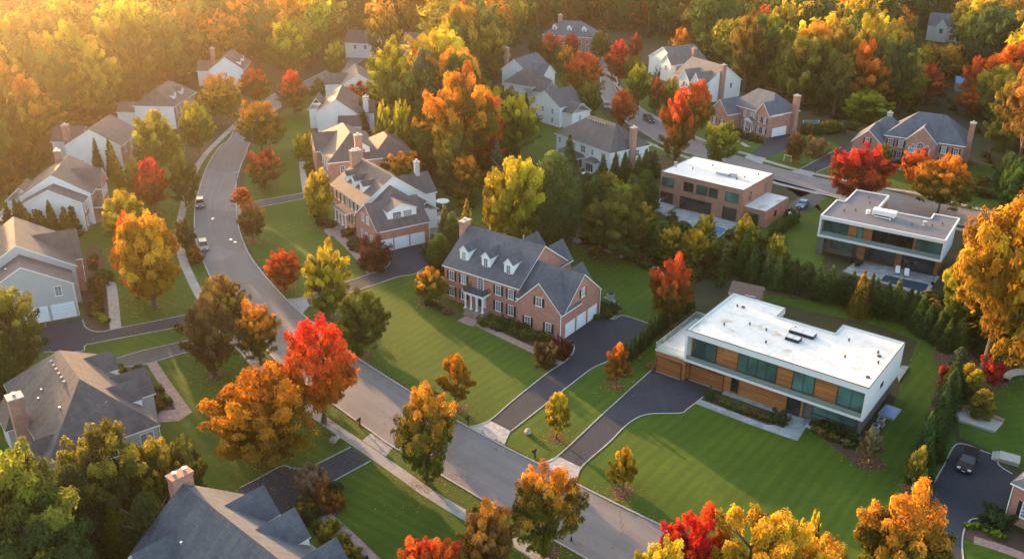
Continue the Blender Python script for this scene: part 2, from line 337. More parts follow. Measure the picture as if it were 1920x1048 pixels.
def ribbon(name, Lp, Rp, z0, z1, mat, label=None, k=6, kind='structure'):
    L = smooth(Lp, k); Rr = smooth(Rp, k); n = len(L); v = []; f = []; uv = []; s = 0; S = [0]
    for i in range(1, n): S.append(S[-1]+((L[i]+Rr[i])/2-(L[i-1]+Rr[i-1])/2).length)
    for a, b in zip(L, Rr): v += [(a.x,a.y,z1),(b.x,b.y,z1),(a.x,a.y,z0),(b.x,b.y,z0)]
    for i in range(n-1):
        q = 4*i; w0 = (L[i]-Rr[i]).length; w1 = (L[i+1]-Rr[i+1]).length
        f.append((q+1, q+5, q+4, q)); uv.append([(w0,S[i]),(w1,S[i+1]),(0,S[i+1]),(0,S[i])])
        if z1-z0 > .02:
            f.append((q, q+4, q+6, q+2)); uv.append([(0,S[i]),(0,S[i+1]),(.1,S[i+1]),(.1,S[i])])
            f.append((q+3, q+7, q+5, q+1)); uv.append([(.1,S[i]),(.1,S[i+1]),(0,S[i+1]),(0,S[i])])
    me = bpy.data.meshes.new(name); me.from_pydata(v, [], f); me.materials.append(M[mat])
    ul = me.uv_layers.new(name='uv'); ul.data.foreach_set('uv', [c for q in uv for p in q for c in p])
    o = link(name, me); tag(o, label, None, None, kind); return o
def offset(P, d):
    out = []
    for i, p in enumerate(P):
        a = P[max(i-1,0)]; b = P[min(i+1,len(P)-1)]; t = (b-a).normalized(); out.append(p+Vector((-t.y, t.x))*d)
    return out
def strip(name, pts, w, z0, z1, mat, label=None, k=6):     # a band of width w along a line
    P = smooth(G(*pts) if not isinstance(pts[0], Vector) else pts, k)
    return ribbon(name, offset(P, w/2), offset(P, -w/2), z0, z1, mat, label, 1)
def kerb(pts, w=.2, h=.14, z=0.): return strip('kerb', pts, w, z, h, 'kerb_stone')

mb = MB(); mb.face([(-900,-200,0),(1000,-200,0),(1000,1500,0),(-900,1500,0)]); tag(mb.build('ground', 'forest_floor'), kind='structure')
LAWNS = [
 ([(500,150),(445,235),(405,262),(385,300),(340,320),(300,300),(262,325),(215,320),(120,300),(20,340),(-20,430),(30,450),(-30,500),(-60,640),(-140,620),(-300,900),(-200,1250),(900,1250),(1300,1190),(1130,1070),(1000,990),(830,892),(700,812),(640,765),(520,680),(430,590),(400,500),(372,440),(372,380),(420,290),(455,230),(520,190)], 'grass_a'),
 ([(455,380),(462,300),(480,250),(560,185),(640,150),(620,200),(590,240),(600,300),(640,420),(720,500),(830,440),(870,400),(800,360),(880,340),(930,370),(900,420),(1000,450),(1100,447),(1230,510),(1240,600),(1225,690),(1300,760),(1330,735),(1500,790),(1640,850),(1720,640),(1640,610),(1420,560),(1440,530),(1740,590),(1790,660),(1770,760),(1795,830),(1740,930),(1745,1000),(1800,1250),(1500,1180),(1400,1075),(1270,1000),(1140,935),(1010,872),(860,790),(750,715),(650,660),(560,590),(500,520),(462,455)], 'grass_b'),
 ([(1180,375),(1240,330),(1320,340),(1500,380),(1500,340),(1440,330),(1560,355),(1565,372),(1545,400),(1600,420),(1540,490),(1560,560),(1480,560),(1440,470),(1330,440),(1240,430)], 'grass_c'),
 ([(1020,150),(1045,190),(1110,190),(1126,120),(1136,112),(1180,200),(1240,223),(1300,250),(1345,275),(1420,305),(1560,335),(1720,365),(1880,400),(1960,380),(1960,300),(1830,310),(1740,322),(1640,318),(1550,260),(1480,245),(1440,262),(1340,245),(1260,190),(1180,130),(1136,95),(1050,95),(1000,125)], 'grass_c'),
 ([(1195,262),(1220,262),(1330,300),(1460,330),(1570,360),(1880,440),(1940,440),(1900,420),(1700,400),(1560,372),(1450,345),(1300,305),(1215,285)], 'grass_c'),
 ([(960,150),(1010,130),(1045,190),(1110,195),(1180,262),(1130,330),(1040,330),(960,300),(900,200)], 'grass_d'),
 ([(1790,735),(1860,720),(2000,690),(2100,900),(1950,900),(1880,860),(1845,840),(1800,820)], 'grass_d'),
 ([(1806,1010),(1860,1030),(1940,1060),(2000,1200),(1790,1200)], 'grass_d')]
for pts, mt in LAWNS: sheet('lawn', pts, .012, mt)

# main road: west and east edges, far end first
RW = G((700,72),(650,108),(612,132),(560,158),(500,184),(452,222),(428,263),(411,276),(387.5,313),(368,372),(363.5,410),(366,447),(377,482),(401,535),(442,594),(500,659),(533,691),(632,764.5),(696.5,811),(736.5,839),(825,891),(918,946),(1045.5,1018),(1096,1047),(1210,1115))
RE = G((722,82),(682,112),(648,135),(600,162),(545,190),(500,222),(468,272),(463,288),(452,312),(443,352),(444,385),(447,420),(459,458),(480,495),(537,561),(606,620),(667,668),(776,738),(846,781.5),(880,801),(960,844),(1011,869.5),(1128,930),(1262,995),(1390,1060))
ribbon('road', RW, RE, .02, .024, 'asphalt_road', 'grey asphalt main road curving down between the lawns')
ribbon('kerb', offset(smooth(RW),.2)[::1], smooth(RW), 0, .13, 'kerb_stone', k=1)
ribbon('kerb', smooth(RE), offset(smooth(RE),-.2), 0, .13, 'kerb_stone', k=1)
# side road at the right
SW = G((1108,95),(1124,122),(1126,150),(1130,185),(1165,222),(1215,255),(1262,279),(1345,303),(1449,335),(1564,366),(1700,400),(1850,432),(1960,455))
SE = G((1118,92),(1134,118),(1147,150),(1162,180),(1195,205),(1237,228),(1278,250),(1340,278),(1420,306),(1530,334),(1655,358),(1800,392),(1960,425))
ribbon('road', SW, SE, .02, .024, 'asphalt_road', 'grey asphalt side road between the brick houses and the flat-roofed houses')
ribbon('kerb', offset(smooth(SW),-.2), smooth(SW), 0, .13, 'kerb_stone', k=1)
ribbon('kerb', smooth(SE), offset(smooth(SE),.2), 0, .13, 'kerb_stone', k=1)
# pavements
strip('pavement', [(462,214),(447,229),(414,260),(385,290),(366,320),(355,345),(341,400),(336,440),(341,480),(358,522),(380,563),(420,620),(456,655),(496,701),(560,752),(617,795),(690,845),(755,890),(800,922),(880,970),(973,1020),(1034,1062),(1130,1130)], 1.55, .0, .034, 'concrete')
strip('pavement', [(1150,135),(1158,160),(1195,200),(1235,223),(1289,250),(1340,272),(1403,290),(1420,297),(1492,318),(1559,333),(1652,352),(1710,361),(1800,383),(1940,418)], 1.5, .0, .034, 'concrete')
strip('pavement', [(1190,262),(1216,269),(1289,296),(1360,318),(1452,343),(1527,361),(1566,369),(1700,406),(1850,442)], 1.5, .0, .034, 'concrete')
# driveways and their aprons
DR = [
 ([(918,788),(960,752.5),(1021.5,703),(1051,683),(1070,668),(1077,652),(1072,640),(1060,627),(1124,588),(1126,592),(1152,599),(1168.5,591.6),(1216.5,607),(1200,628),(1165,655),(1150,672),(1134,680),(1110,691),(1077.6,715),(969,800),(957,808)], 'asphalt_drive'),
 ([(1045.5,855),(1136,771),(1224.6,691),(1230,693),(1321,727),(1318,744.5),(1290,768),(1278,774),(1245,775),(1219,776),(1195,783),(1171,800),(1142,829.5),(1100,866),(1089.6,876)], 'asphalt_drive'),
 ([(573,556),(620,542),(656,527),(690,515),(709,509),(728,498),(733,488),(728,478),(724,470),(803,452),(811,460),(812,480),(806,495),(776.6,514),(747,519),(700,534),(640,556),(580,573.5)], 'asphalt_drive'),
 ([(456,383),(480,377.6),(571,361),(600,355),(612,362),(573.5,372),(491,388),(458,397)], 'asphalt_worn'),
 ([(425,571),(366,587),(224.5,615),(195,621.5),(175,621),(160,615),(152,597),(60,611),(20,640),(60,665),(83,660),(150,659),(160,648),(187,641.6),(355,609.5),(441,592)], 'asphalt_drive'),
 ([(468,612),(350,639),(267,657.6),(219,672),(205,684),(224,690),(272.6,683),(358,659),(486,636)], 'asphalt_worn'),
 ([(657.7,838),(595,869.5),(573.5,877.6),(550,878),(528,874),(480,899),(449,915),(430,960),(470,990),(540,960),(568,931),(600,912),(625.6,901.6),(695,864)], 'asphalt_drive'),
 ([(1795.5,832),(1770,872),(1740.7,925),(1734,950),(1737,985),(1748,1040),(1775,1110),(1825,1110),(1806,1046),(1803,1015),(1809,990),(1821,974),(1839.5,972),(1870,975),(1905,900),(1898,888),(1884,880),(1872,869),(1871.6,856),(1842,845.5)], 'asphalt_drive'),
 ([(1403,290),(1440,264),(1456,254),(1500,249),(1492,268),(1470,283),(1432,297)], 'asphalt_drive'),
 ([(1500,317.5),(1577.7,276),(1591,273),(1600,280),(1565.6,307),(1529.6,325)], 'asphalt_drive'),
 ([(1524,362),(1497,371),(1478,384),(1478,396),(1492,403),(1512,398),(1550,370)], 'asphalt_worn')]
for pts, mt in DR: sheet('driveway', pts, .02, mt)
AP = [([(881,800.5),(918,788),(957,808),(945,834)], 'paver_grey'), ([(1011,869.5),(1045.5,855),(1089.6,876),(1080,905)], 'paver_grey'),
 ([(536,563),(573.5,556),(580,573.5),(566,590)], 'concrete'), ([(444,386),(456,383),(458,397),(447,404)], 'concrete'),
 ([(700.5,864),(722,855),(697,840),(657,838),(676,827),(696,812),(736,839),(722,856),(700,866)], 'concrete'),
 ([(1483,321.5),(1500,317.5),(1529.6,324),(1520,333)], 'concrete'), ([(1527,359),(1556,369),(1562,366),(1535,356)], 'concrete'), ([(1396,296),(1403,290),(1436,297),(1428,308)], 'concrete')]
for pts, mt in AP: sheet('driveway_apron', [p for p in pts] if len(pts) < 8 else [(679,825.5),(696,812),(736.5,839),(724,856)], .028, mt)
for ln in [
 [(882,800),(918,788),(960,752.5),(1021.5,703),(1051,683),(1070,668),(1077,652),(1070,639)], [(945,833),(957,808),(969,800),(1077.6,715),(1110,691),(1134,680),(1146,675)], [(1123,590),(1150,599),(1168.5,591.6),(1216.5,607)],
 [(1012,869),(1045.5,855),(1136,771),(1224.6,691)], [(1080,905),(1091,875),(1142,829.5),(1171,800),(1195,783),(1219,776),(1245,775),(1278,774),(1290,766),(1318,744.5)],
 [(537,562),(573.5,556),(656,527),(690,515),(710,509),(729,497),(733,487)], [(566,590),(580,573.5),(688,539),(747,519),(776.6,514),(806,496)], [(456,383),(480,377.6),(571,361.5)], [(456,397),(491,388),(573.5,372)],
 [(425,572),(366,587),(224.5,615),(195,621.5),(175,621),(160,613),(155,600)], [(441,592),(355,609.5),(187,641.6),(160,648),(152,659),(83,660)], [(468,612),(350,639),(267,657.6),(219,672)], [(486,636),(358,659),(294,677.6),(272.6,683),(226,690)],
 [(657.7,838),(595,869.5),(573.5,877.6),(550,878),(528,874),(480,899),(449,915)], [(695,864),(625.6,901.6)], [(1842,845.5),(1795.5,832),(1770,872),(1740.7,925),(1734,950),(1737,985),(1748,1040),(1770,1100)],
 [(1842,845.5),(1871.6,856)], [(1839.5,972),(1821,974),(1809,990),(1804,1015),(1806,1046),(1815,1090)], [(1500,317.5),(1577.7,276)], [(1529.6,324),(1565.6,307),(1600,280)],
 [(1870,856),(1871.6,869.5),(1884,880),(1898,888)]]:
    kerb(ln, .16, .07)
# garden walks, steps and patios
strip('path', [(888,603),(930,624),(1000,657),(1030,670),(1056,681)], 1.5, 0, .04, 'paver_red', 'pinkish paver walk in front of the centre brick house')
sheet('path', [(857,602),(873,592.5),(900,601),(886,613)], .044, 'paver_red')
strip('path', [(617,428),(640,448),(672,480),(698,512)], 1.9, 0, .04, 'paver_red'); sheet('path', [(606,433),(626,424),(640,434),(618,444)], .044, 'paver_red')
strip('path', [(566,303),(569,330),(574,362)], 1.5, 0, .04, 'paver_tan'); strip('path', [(560,300),(575,296),(592,298)], 1.4, 0, .03, 'paver_tan')
strip('path', [(199,534),(209,538),(217,616)], 1.7, 0, .04, 'paver_tan')
sheet('path', [(275,683),(294,678),(328,728),(361,773),(334,790),(300,792),(280,784),(300,770),(330,768),(300,722)], .04, 'paver_red')
strip('path', [(576,938),(598,958),(650,1004),(705,1058)], 1.7, 0, .04, 'paver_red')
sheet('path', [(1304,757),(1313,749),(1440,797),(1466,797),(1478,775),(1521,787),(1495,827),(1400,794)], .05, 'bluestone', 'bluestone walk along the front of the white flat-roofed house')
strip('path', [(1135,556),(1153,567),(1158,580),(1152,590),(1143,598)], 1.1, 0, .04, 'concrete')
strip('path', [(1826,1012),(1860,1022),(1900,1036),(1960,1060)], 1.4, 0, .04, 'paver_red')
strip('path', [(1403,276),(1380,262),(1368,250),(1390,252)], 1.3, 0, .04, 'paver_tan'); strip('path', [(1650,315),(1690,318),(1722,326)], 1.6, 0, .04, 'paver_red')
for pts, z, mt in [([(1270,392),(1243,402),(1340,452),(1360,436),(1380,424),(1390,412)], .12, 'bluestone'), ([(1206,391),(1230,379),(1268,390),(1243,403)], .45, 'bluestone'), ([(1400,418),(1411,410),(1450,415),(1436,427)], .08, 'bluestone'),
                   ([(1579,510),(1607,490),(1762,519),(1735,557),(1650,530)], .14, 'bluestone'), ([(1680,702),(1690,688),(1704,690),(1686,716)], .3, 'bluestone'), ([(798,440),(806,400),(838,396),(858,420),(836,440)], .1, 'paver_red')]:
    P = G(*pts); a = sum(P[i-1].x*P[i].y-P[i].x*P[i-1].y for i in range(len(P)))
    if a < 0: P = P[::-1]
    mb = MB(); mb.prism([(p.x, p.y) for p in P], 0, z, 0); tag(mb.build('patio', mt), kind='structure')
for pts, z, mt, lb in [([(1340,424),(1363,431),(1349,443),(1322,435)], .16, 'pool_water', 'small blue swimming pool behind the brown brick flat-roofed house'),
                   ([(1660,517),(1741,535),(1733,550),(1650,528)], .18, 'pool_cover', 'dark covered swimming pool on the bluestone patio'), ([(1507,227),(1535,227),(1532,236.5),(1508,235)], .1, 'pool_water', 'bright blue swimming pool among the shrubs by the woods')]:
    P = G(*pts); c = sum(P, Vector((0,0)))/4; a = sum(P[i-1].x*P[i].y-P[i].x*P[i-1].y for i in range(4))
    if a < 0: P = P[::-1]
    rt = tag(empty('swimming_pool', (c.x, c.y, 0)), lb, 'swimming pool')
    O = [c+(p-c)*1.14 for p in P]; mb = MB(); mb.prism([(p.x-c.x, p.y-c.y) for p in O], .01, z, 0); mb.build('coping', 'stone', rt)
    mb = MB(); mb.prism([(p.x-c.x, p.y-c.y) for p in P], z-.1, z+.02, 0); mb.build('cover' if 'cover' in mt else 'water', mt, rt)
# planting beds
BEDS = [
 [(785,570),(800,560),(845,572),(857,590),(862,598),(840,588),(810,580)], [(893,597),(985,620),(1064,628),(1074,642),(1077,655),(1066,672),(1040,690),(1015,683),(1000,660),(960,640),(915,612)],
 [(628,428),(650,420),(730,478),(733,490),(722,500),(706,505),(660,462)], [(595,415),(612,408),(622,424),(604,430)], [(160,470),(190,470),(205,540),(212,610),(190,618),(165,615),(155,560)],
 [(228,695),(262,684),(296,730),(330,768),(300,785),(270,770)], [(571,935),(612,900),(635,920),(640,950),(626,968),(596,950)], [(600,965),(660,1015),(700,1075),(640,1075),(590,1000)],
 [(1320,750),(1330,742),(1470,782),(1466,795),(1440,795)], [(1516,800),(1524,792),(1600,830),(1650,862),(1640,878),(1600,868),(1560,835)], [(1812,1010),(1812,985),(1840,976),(1890,985),(1960,1040),(1960,1055),(1900,1030)],
 [(1660,305),(1700,310),(1720,322),(1660,315)], [(1340,240),(1410,255),(1440,265),(1400,262),(1340,252)], [(1738,318),(1800,320),(1820,330),(1750,328)],
 [(1040,440),(1050,436),(1110,455),(1170,470),(1228,500),(1240,520),(1215,505),(1150,480),(1090,462)], [(1750,660),(1800,645),(1850,690),(1900,690),(1880,730),(1790,720),(1740,800),(1720,830),(1760,700)], [(1570,555),(1600,548),(1740,590),(1790,655),(1765,655),(1700,605),(1600,575),(1420,548),(1430,535)]]
for b in BEDS: sheet('mulch_bed', b, .016, 'mulch', sm=True)
# stone edging along the back of the lawn of the centre brick house
strip('stone_edging', [(1060,446),(1080,452),(1110,456),(1145,474),(1180,482),(1228,505)], .7, 0, .3, 'stone_wall', 'low stone edging between the centre lawn and the evergreens'); 

# ---------------------------------------------------------------- house kit
CACHE = {}
ROT = {'F': 0, 'R': R(90), 'B': R(180), 'L': R(-90)}
class House:
    def __init__(s, label, O, yaw, wall, roof, cat='house', name='house', group=None, far=False, z=0, trim='trim_white'):
        s.e = empty(name, (O[0], O[1], z), R(yaw)); tag(s.e, label, cat, group)
        s.wm = list(wall); s.rm = [roof, trim]; s.w = MB(); s.r = MB(); s.t = MB(); s.far = far; s.trim = trim
    # walls: mats dict per face F R B L -> index into wall materials
    def box(s, u0, v0, u1, v1, z0, z1, m=0, gable=None, zr=0):
        mm = m if isinstance(m, dict) else {'*': m}; g = lambda k: mm.get(k, mm.get('*', 0))
        s.w.box((u0,v0,z0),(u1,v1,z1), {**{k: g(k) for k in 'FRBL'}, 'T': g('*'), 'D': g('*'), '*': g('*')}, skip='D')
        if gable == 'u':       # ridge along u: gables at L and R
            c = (v0+v1)/2
            s.w.face([(u1,v0,z1),(u1,v1,z1),(u1,c,zr)], g('R')); s.w.face([(u0,v1,z1),(u0,v0,z1),(u0,c,zr)], g('L'))
        if gable == 'v':
            c = (u0+u1)/2
            s.w.face([(u0,v0,z1),(u1,v0,z1),(c,v0,zr)], g('F')); s.w.face([(u1,v1,z1),(u0,v1,z1),(c,v1,zr)], g('B'))
    def gable(s, u0, v0, u1, v1, ze, zr, ax='u', ov=.35, og=.25, t=.2, mb=None, c=None):
        mb = mb or s.r
        def P(a, b, z): return (a, b, z) if ax == 'u' else (b, a, z)
        if ax == 'u': a0, a1, b0, b1 = u0-og, u1+og, v0, v1
        else: a0, a1, b0, b1 = v0-og, v1+og, u0, u1
        c = (b0+b1)/2 if c is None else c; sl = (zr-ze)/(c-b0); sr = (zr-ze)/(b1-c)
        L = (b0-ov, ze-sl*ov); Rr = (b1+ov, ze-sr*ov)
        lo, hi = [L, (c, zr), Rr], [(L[0], L[1]+t), (c, zr+t), (Rr[0], Rr[1]+t)]
        def fc(q, m):
            if ax != 'u': q = q[::-1]
            mb.face(q, m)
        fc([P(a0,*hi[0]),P(a1,*hi[0]),P(a1,*hi[1]),P(a0,*hi[1])], 0); fc([P(a0,*hi[1]),P(a1,*hi[1]),P(a1,*hi[2]),P(a0,*hi[2])], 0)
        fc([P(a0,*lo[1]),P(a1,*lo[1]),P(a1,*lo[0]),P(a0,*lo[0])], 1); fc([P(a0,*lo[2]),P(a1,*lo[2]),P(a1,*lo[1]),P(a0,*lo[1])], 1)
        fc([P(a0,*lo[0]),P(a1,*lo[0]),P(a1,*hi[0]),P(a0,*hi[0])], 1); fc([P(a1,*lo[2]),P(a0,*lo[2]),P(a0,*hi[2]),P(a1,*hi[2])], 1)
        for a, sg in ((a1, 1), (a0, -1)):
            for i in (0, 1):
                q = [P(a,*lo[i]),P(a,*lo[i+1]),P(a,*hi[i+1]),P(a,*hi[i])]; fc(q if sg > 0 else q[::-1], 1)
    def hip(s, u0, v0, u1, v1, ze, zr, i0=None, i1=None, ax='u', ov=.4, f=.22, vc=None):
        # ridge along ax; i0/i1 ridge inset at each end
        U0, V0, U1, V1 = u0-ov, v0-ov, u1+ov, v1+ov
        if ax == 'u':
            c = (V0+V1)/2 if vc is None else vc; h = (V1-V0)/2; i0 = h if i0 is None else i0+ov; i1 = h if i1 is None else i1+ov
            A, B = (U0+i0, c, zr), (U1-i1, c, zr)
            q = [[(U0,V0,ze),(U1,V0,ze),B,A],[(U1,V0,ze),(U1,V1,ze),B],[(U1,V1,ze),(U0,V1,ze),A,B],[(U0,V1,ze),(U0,V0,ze),A]]
        else:
            c = (U0+U1)/2 if vc is None else vc; h = (U1-U0)/2; i0 = h if i0 is None else i0+ov; i1 = h if i1 is None else i1+ov
            A, B = (c, V0+i0, zr), (c, V1-i1, zr)
            q = [[(U1,V0,ze),(U1,V1,ze),B,A],[(U1,V1,ze),(U0,V1,ze),B],[(U0,V1,ze),(U0,V0,ze),A,B],[(U0,V0,ze),(U1,V0,ze),A]]
        for x in q: s.r.face(x, 0)
        s.r.box((U0,V0,ze-f),(U1,V1,ze), 1, skip='T')
    def place(s, o, face, plane, u, z):
        o.rotation_euler = (0, 0, ROT[face]); o.location = (u, plane, z) if face in 'FB' else (plane, u, z); o.parent = s.e; return o
    def win(s, face, plane, u, z, w=1.0, h=1.5, style='grid', pane='pane', shut=False, frame='trim_white', parent=None, nx=2, ny=4):
        key = ('w', round(w,2), round(h,2), style, pane, frame, nx, ny)
        if key not in CACHE:
            f = .09; mb = MB()
            if style == 'arch':
                r = w/2; hb = h-r; pts = [(-r,0),(r,0)]+[(r*math.cos(a*math.pi/8), hb+r*math.sin(a*math.pi/8)) for a in range(9)]
                inn = [(x*(1-f/r), max(f, z_ if z_ < hb else hb+(z_-hb)*(1-f/r))) for x, z_ in pts]
                k = len(pts)
                for i in range(k):
                    j = (i+1) % k; a, b, c, d = pts[i], pts[j], inn[j], inn[i]
                    mb.face([(a[0],-.09,a[1]),(b[0],-.09,b[1]),(c[0],-.09,c[1]),(d[0],-.09,d[1])]); mb.face([(a[0],-.09,a[1]),(a[0],0,a[1]),(b[0],0,b[1]),(b[0],-.09,b[1])])
                for i in range(1, 4): mb.box((-r+i*w/4-.02,-.08,f),(-r+i*w/4+.02,-.05,hb+(r*.8 if i == 2 else r*.62)))
                for i in range(1, 5): mb.box((-r+f,-.075,i*hb/4.0-.02),(r-f,-.052,i*hb/4.0+.02))
                pb = MB(); pb.face([(x,-.04,z_) for x, z_ in inn])
            else:
                mb.box((-w/2-f,-.08,-f),(w/2+f,0,0)); mb.box((-w/2-f,-.08,h),(w/2+f,0,h+f)); mb.box((-w/2-f,-.08,0),(-w/2,0,h)); mb.box((w/2,-.08,0),(w/2+f,0,h))
                if style != 'plain':
                    t = .02 if style == 'grid' else .035
                    for i in range(1, nx): mb.box((-w/2+i*w/nx-t,-.065,0),(-w/2+i*w/nx+t,-.03,h))
                    for i in range(1, ny): tt = t*(1.6 if 2*i == ny else 1); mb.box((-w/2,-.062,i*h/ny-tt),(w/2,-.032,i*h/ny+tt))
                    if style == 'grid': mb.box((-w/2-f-.05,-.12,-f-.05),(w/2+f+.05,0,-f))
                pb = MB(); pb.face([(-w/2,-.03,0),(w/2,-.03,0),(w/2,-.03,h),(-w/2,-.03,h)])
            CACHE[key] = (mb.mesh('window', [frame]), pb.mesh('pane', [pane]))
        a, b = CACHE[key]; o = s.place(link('window', a), face, plane, u, z)
        if parent: o.parent = parent
        link('pane', b, o)
        if shut:
            k2 = ('s', round(h,2))
            if k2 not in CACHE:
                mb = MB(); mb.box((-.2,-.07,-.05),(.2,-.01,h+.05)); mb.box((-.15,-.085,.05),(.15,-.06,h*.46)); mb.box((-.15,-.085,h*.52),(.15,-.06,h-.05)); CACHE[k2] = mb.mesh('shutter', ['shutter'])
            for d in (-1, 1): s.place(link('shutter', CACHE[k2]), face, plane, u+d*(w/2+.31)*(1 if face in 'FR' else 1), z)
        return o
    def garage(s, face, plane, u, w=2.7, h=2.3, mat='door_white', z=.05, arch=True):
        key = ('g', w, h, mat, arch)
        if key not in CACHE:
            mb = MB(); mb.box((-w/2,-.05,0),(w/2,0,h))
            for i in range(4): mb.box((-w/2+.12,-.075,.1+i*h/4),(w/2-.12,-.045,h/4-.08+i*h/4+.03))
            fr = MB()
            if mat == 'door_white': fr.box((-w/2-.12,-.07,0),(-w/2,0,h)); fr.box((w/2,-.07,0),(w/2+.12,0,h)); fr.box((-w/2-.12,-.07,h),(w/2+.12,0,h+.14))
            else: fr.box((-w/2-.1,-.25,-.05),(w/2+.1,0,0)); fr.box((-w/2-.12,-.07,h),(w/2+.12,.0,h+.12),1); fr.box((-w/2-.12,-.07,0),(-w/2,.0,h),1); fr.box((w/2,-.07,0),(w/2+.12,.0,h),1)
            CACHE[key] = (mb.mesh('garage_door', [mat]), fr.mesh('frame', ['trim_white' if mat == 'door_white' else 'concrete', 'dark_metal']))
        a, b = CACHE[key]; o = s.place(link('garage_door', a), face, plane, u, z); link('frame', b, o); return o
    def door(s, face, plane, u, z=.6, w=1.0, h=2.1, mat='red_door'):
        key = ('d', w, h, mat)
        if key not in CACHE:
            mb = MB(); mb.box((-w/2,-.06,0),(w/2,0,h)); [mb.box((x*w/4-.16,-.08,y),(x*w/4+.16,-.05,y+.7)) for x in (-1, 1) for y in (.2, 1.15)]
            fr = MB(); fr.box((-w/2-.3,-.05,0),(-w/2-.02,0,h)); fr.box((w/2+.02,-.05,0),(w/2+.3,0,h)); fr.box((-w/2-.4,-.1,h+.02),(w/2+.4,0,h+.35))
            CACHE[key] = (mb.mesh('door', [mat]), fr.mesh('surround', ['trim_white']))
        a, b = CACHE[key]; o = s.place(link('door', a), face, plane, u, z); link('surround', b, o); return o
    def dormer(s, face, plane, u, z, w=1.5, h=1.5, rise=.7, slope=.7, roof=None, windows=True, nwin=1, hippy=False):
        # front wall at `plane`; it runs back until its roof meets the main slope
        d1 = h/slope; d2 = (h+rise)/slope; mb = MB(); a = w/2
        mb.face([(-a,0,-.25),(a,0,-.25),(a,0,h),(0,0,h+rise),(-a,0,h)], 0)
        mb.face([(a,0,-.3),(a,d1,h-.1),(a,d1,h),(a,0,h)], 0); mb.face([(-a,0,h),(-a,d1,h),(-a,d1,h-.1),(-a,0,-.3)], 0)
        o = s.place(mb.build('dormer', 'trim_white'), face, plane, u, z)
        H2 = House.__new__(House); H2.r = MB(); e = a+.14; dr = (rise/a)*.14; t = .1; D = d2+.25
        q = H2.r
        for sg in (-1, 1):
            pts = [(sg*e,-.18,h-dr+t),(0,-.18,h+rise+t),(0,D,h+rise+t),(sg*e,d1+.2,h-dr+t)]
            q.face(pts if sg < 0 else pts[::-1], 0)
            pr = [(sg*e,-.18,h-dr),(0,-.18,h+rise),(0,-.18,h+rise+t),(sg*e,-.18,h-dr+t)]; q.face(pr if sg > 0 else pr[::-1], 1)
            pe = [(sg*e,-.18,h-dr),(sg*e,-.18,h-dr+t),(sg*e,d1+.2,h-dr+t),(sg*e,d1+.2,h-dr)]; q.face(pe, 1)
            pu = [(sg*e,-.18,h-dr),(0,-.18,h+rise),(0,D,h+rise),(sg*e,d1+.2,h-dr)]; q.face(pu[::-1] if sg < 0 else pu, 1)
        rr = q.build('dormer_roof', [roof or s.rm[0], 'trim_white'], o)
        if windows:
            for i in range(nwin):
                x = (i-(nwin-1)/2)*2.3; ww = s.win('F', 0, x, .12, min(.9,w*.42) if nwin == 1 else 1.7, h-.4, parent=o, nx=2 if nwin == 1 else 4, ny=4)
                ww.location = (x, 0, .15); ww.rotation_euler = (0,0,0)
        return o
    def chimney(s, u0, v0, u1, v1, z0, z1, mat='chimney_brick', pots=1, cap='stone'):
        mb = MB(); mb.box((u0,v0,z0),(u1,v1,z1-.5)); mb.box((u0-.08,v0-.08,z1-.5),(u1+.08,v1+.08,z1-.18)); o = mb.build('chimney', mat, s.e)
        mb = MB(); mb.box((u0-.13,v0-.13,z1-.18),(u1+.13,v1+.13,z1-.05)); mb.build('cap', cap, o)
        for i in range(pots):
            x = u0+(u1-u0)*(i+.5)/pots if u1-u0 > v1-v0 else (u0+u1)/2; y = (v0+v1)/2 if u1-u0 > v1-v0 else v0+(v1-v0)*(i+.5)/pots
            mb = MB(); mb.cyl((x,y), .17, z1-.05, z1+.25, 10); mb.cyl((x,y), .27, z1+.3, z1+.36, 10); mb.cyl((x,y), .05, z1+.25, z1+.3, 6); mb.build('flue', 'metal_grey', o)
        return o
    def vent(s, u, v, z, r=.09, h=.35, mat='metal_grey'):
        mb = MB(); mb.cyl((u,v), r, z-.3, z+h, 8); mb.cyl((u,v), r*1.5, z+h, z+h+.05, 8); mb.build('roof_vent', mat, s.e)
    def downpipe(s, u, v, z0, z1):
        mb = MB(); mb.tube((u,v,z0), (u,v,z1), .06, n=6); mb.build('downpipe', 'trim_white', s.e)
    def porch(s, face, plane, u, w, d, h, z0=.6, flat=True, cols=4, rail=False, roofm='shingle_slate', steps=3):
        o = empty('porch', (0,0,0)); s.place(o, face, plane, u, 0)
        mb = MB(); mb.box((-w/2-.2,-d-.2,0),(w/2+.2,.0,z0)); mb.build('platform', 'paver_red', o)
        for i in range(steps):
            mb = MB(); mb.box((-w/2*.7,-d-.2-.35*(i+1),0),(w/2*.7,-d-.2-.35*i,z0-(i+1)*z0/(steps+1))); mb.build('step', 'paver_red', o)
        for i in range(cols):
            x = -w/2+.15+(w-.3)*i/(cols-1); mb = MB(); mb.cyl((x,-d+.1), .15, z0, z0+h, 10, r1=.12); mb.box((x-.2,-d-.1,z0+h-.15),(x+.2,-d+.3,z0+h)); mb.box((x-.2,-d-.1,z0),(x+.2,-d+.3,z0+.18)); mb.build('column', 'trim_white', o)
        mb = MB()
        mb.box((-w/2-.1,-d-.15,z0+h),(w/2+.1,0,z0+h+.35), 1)
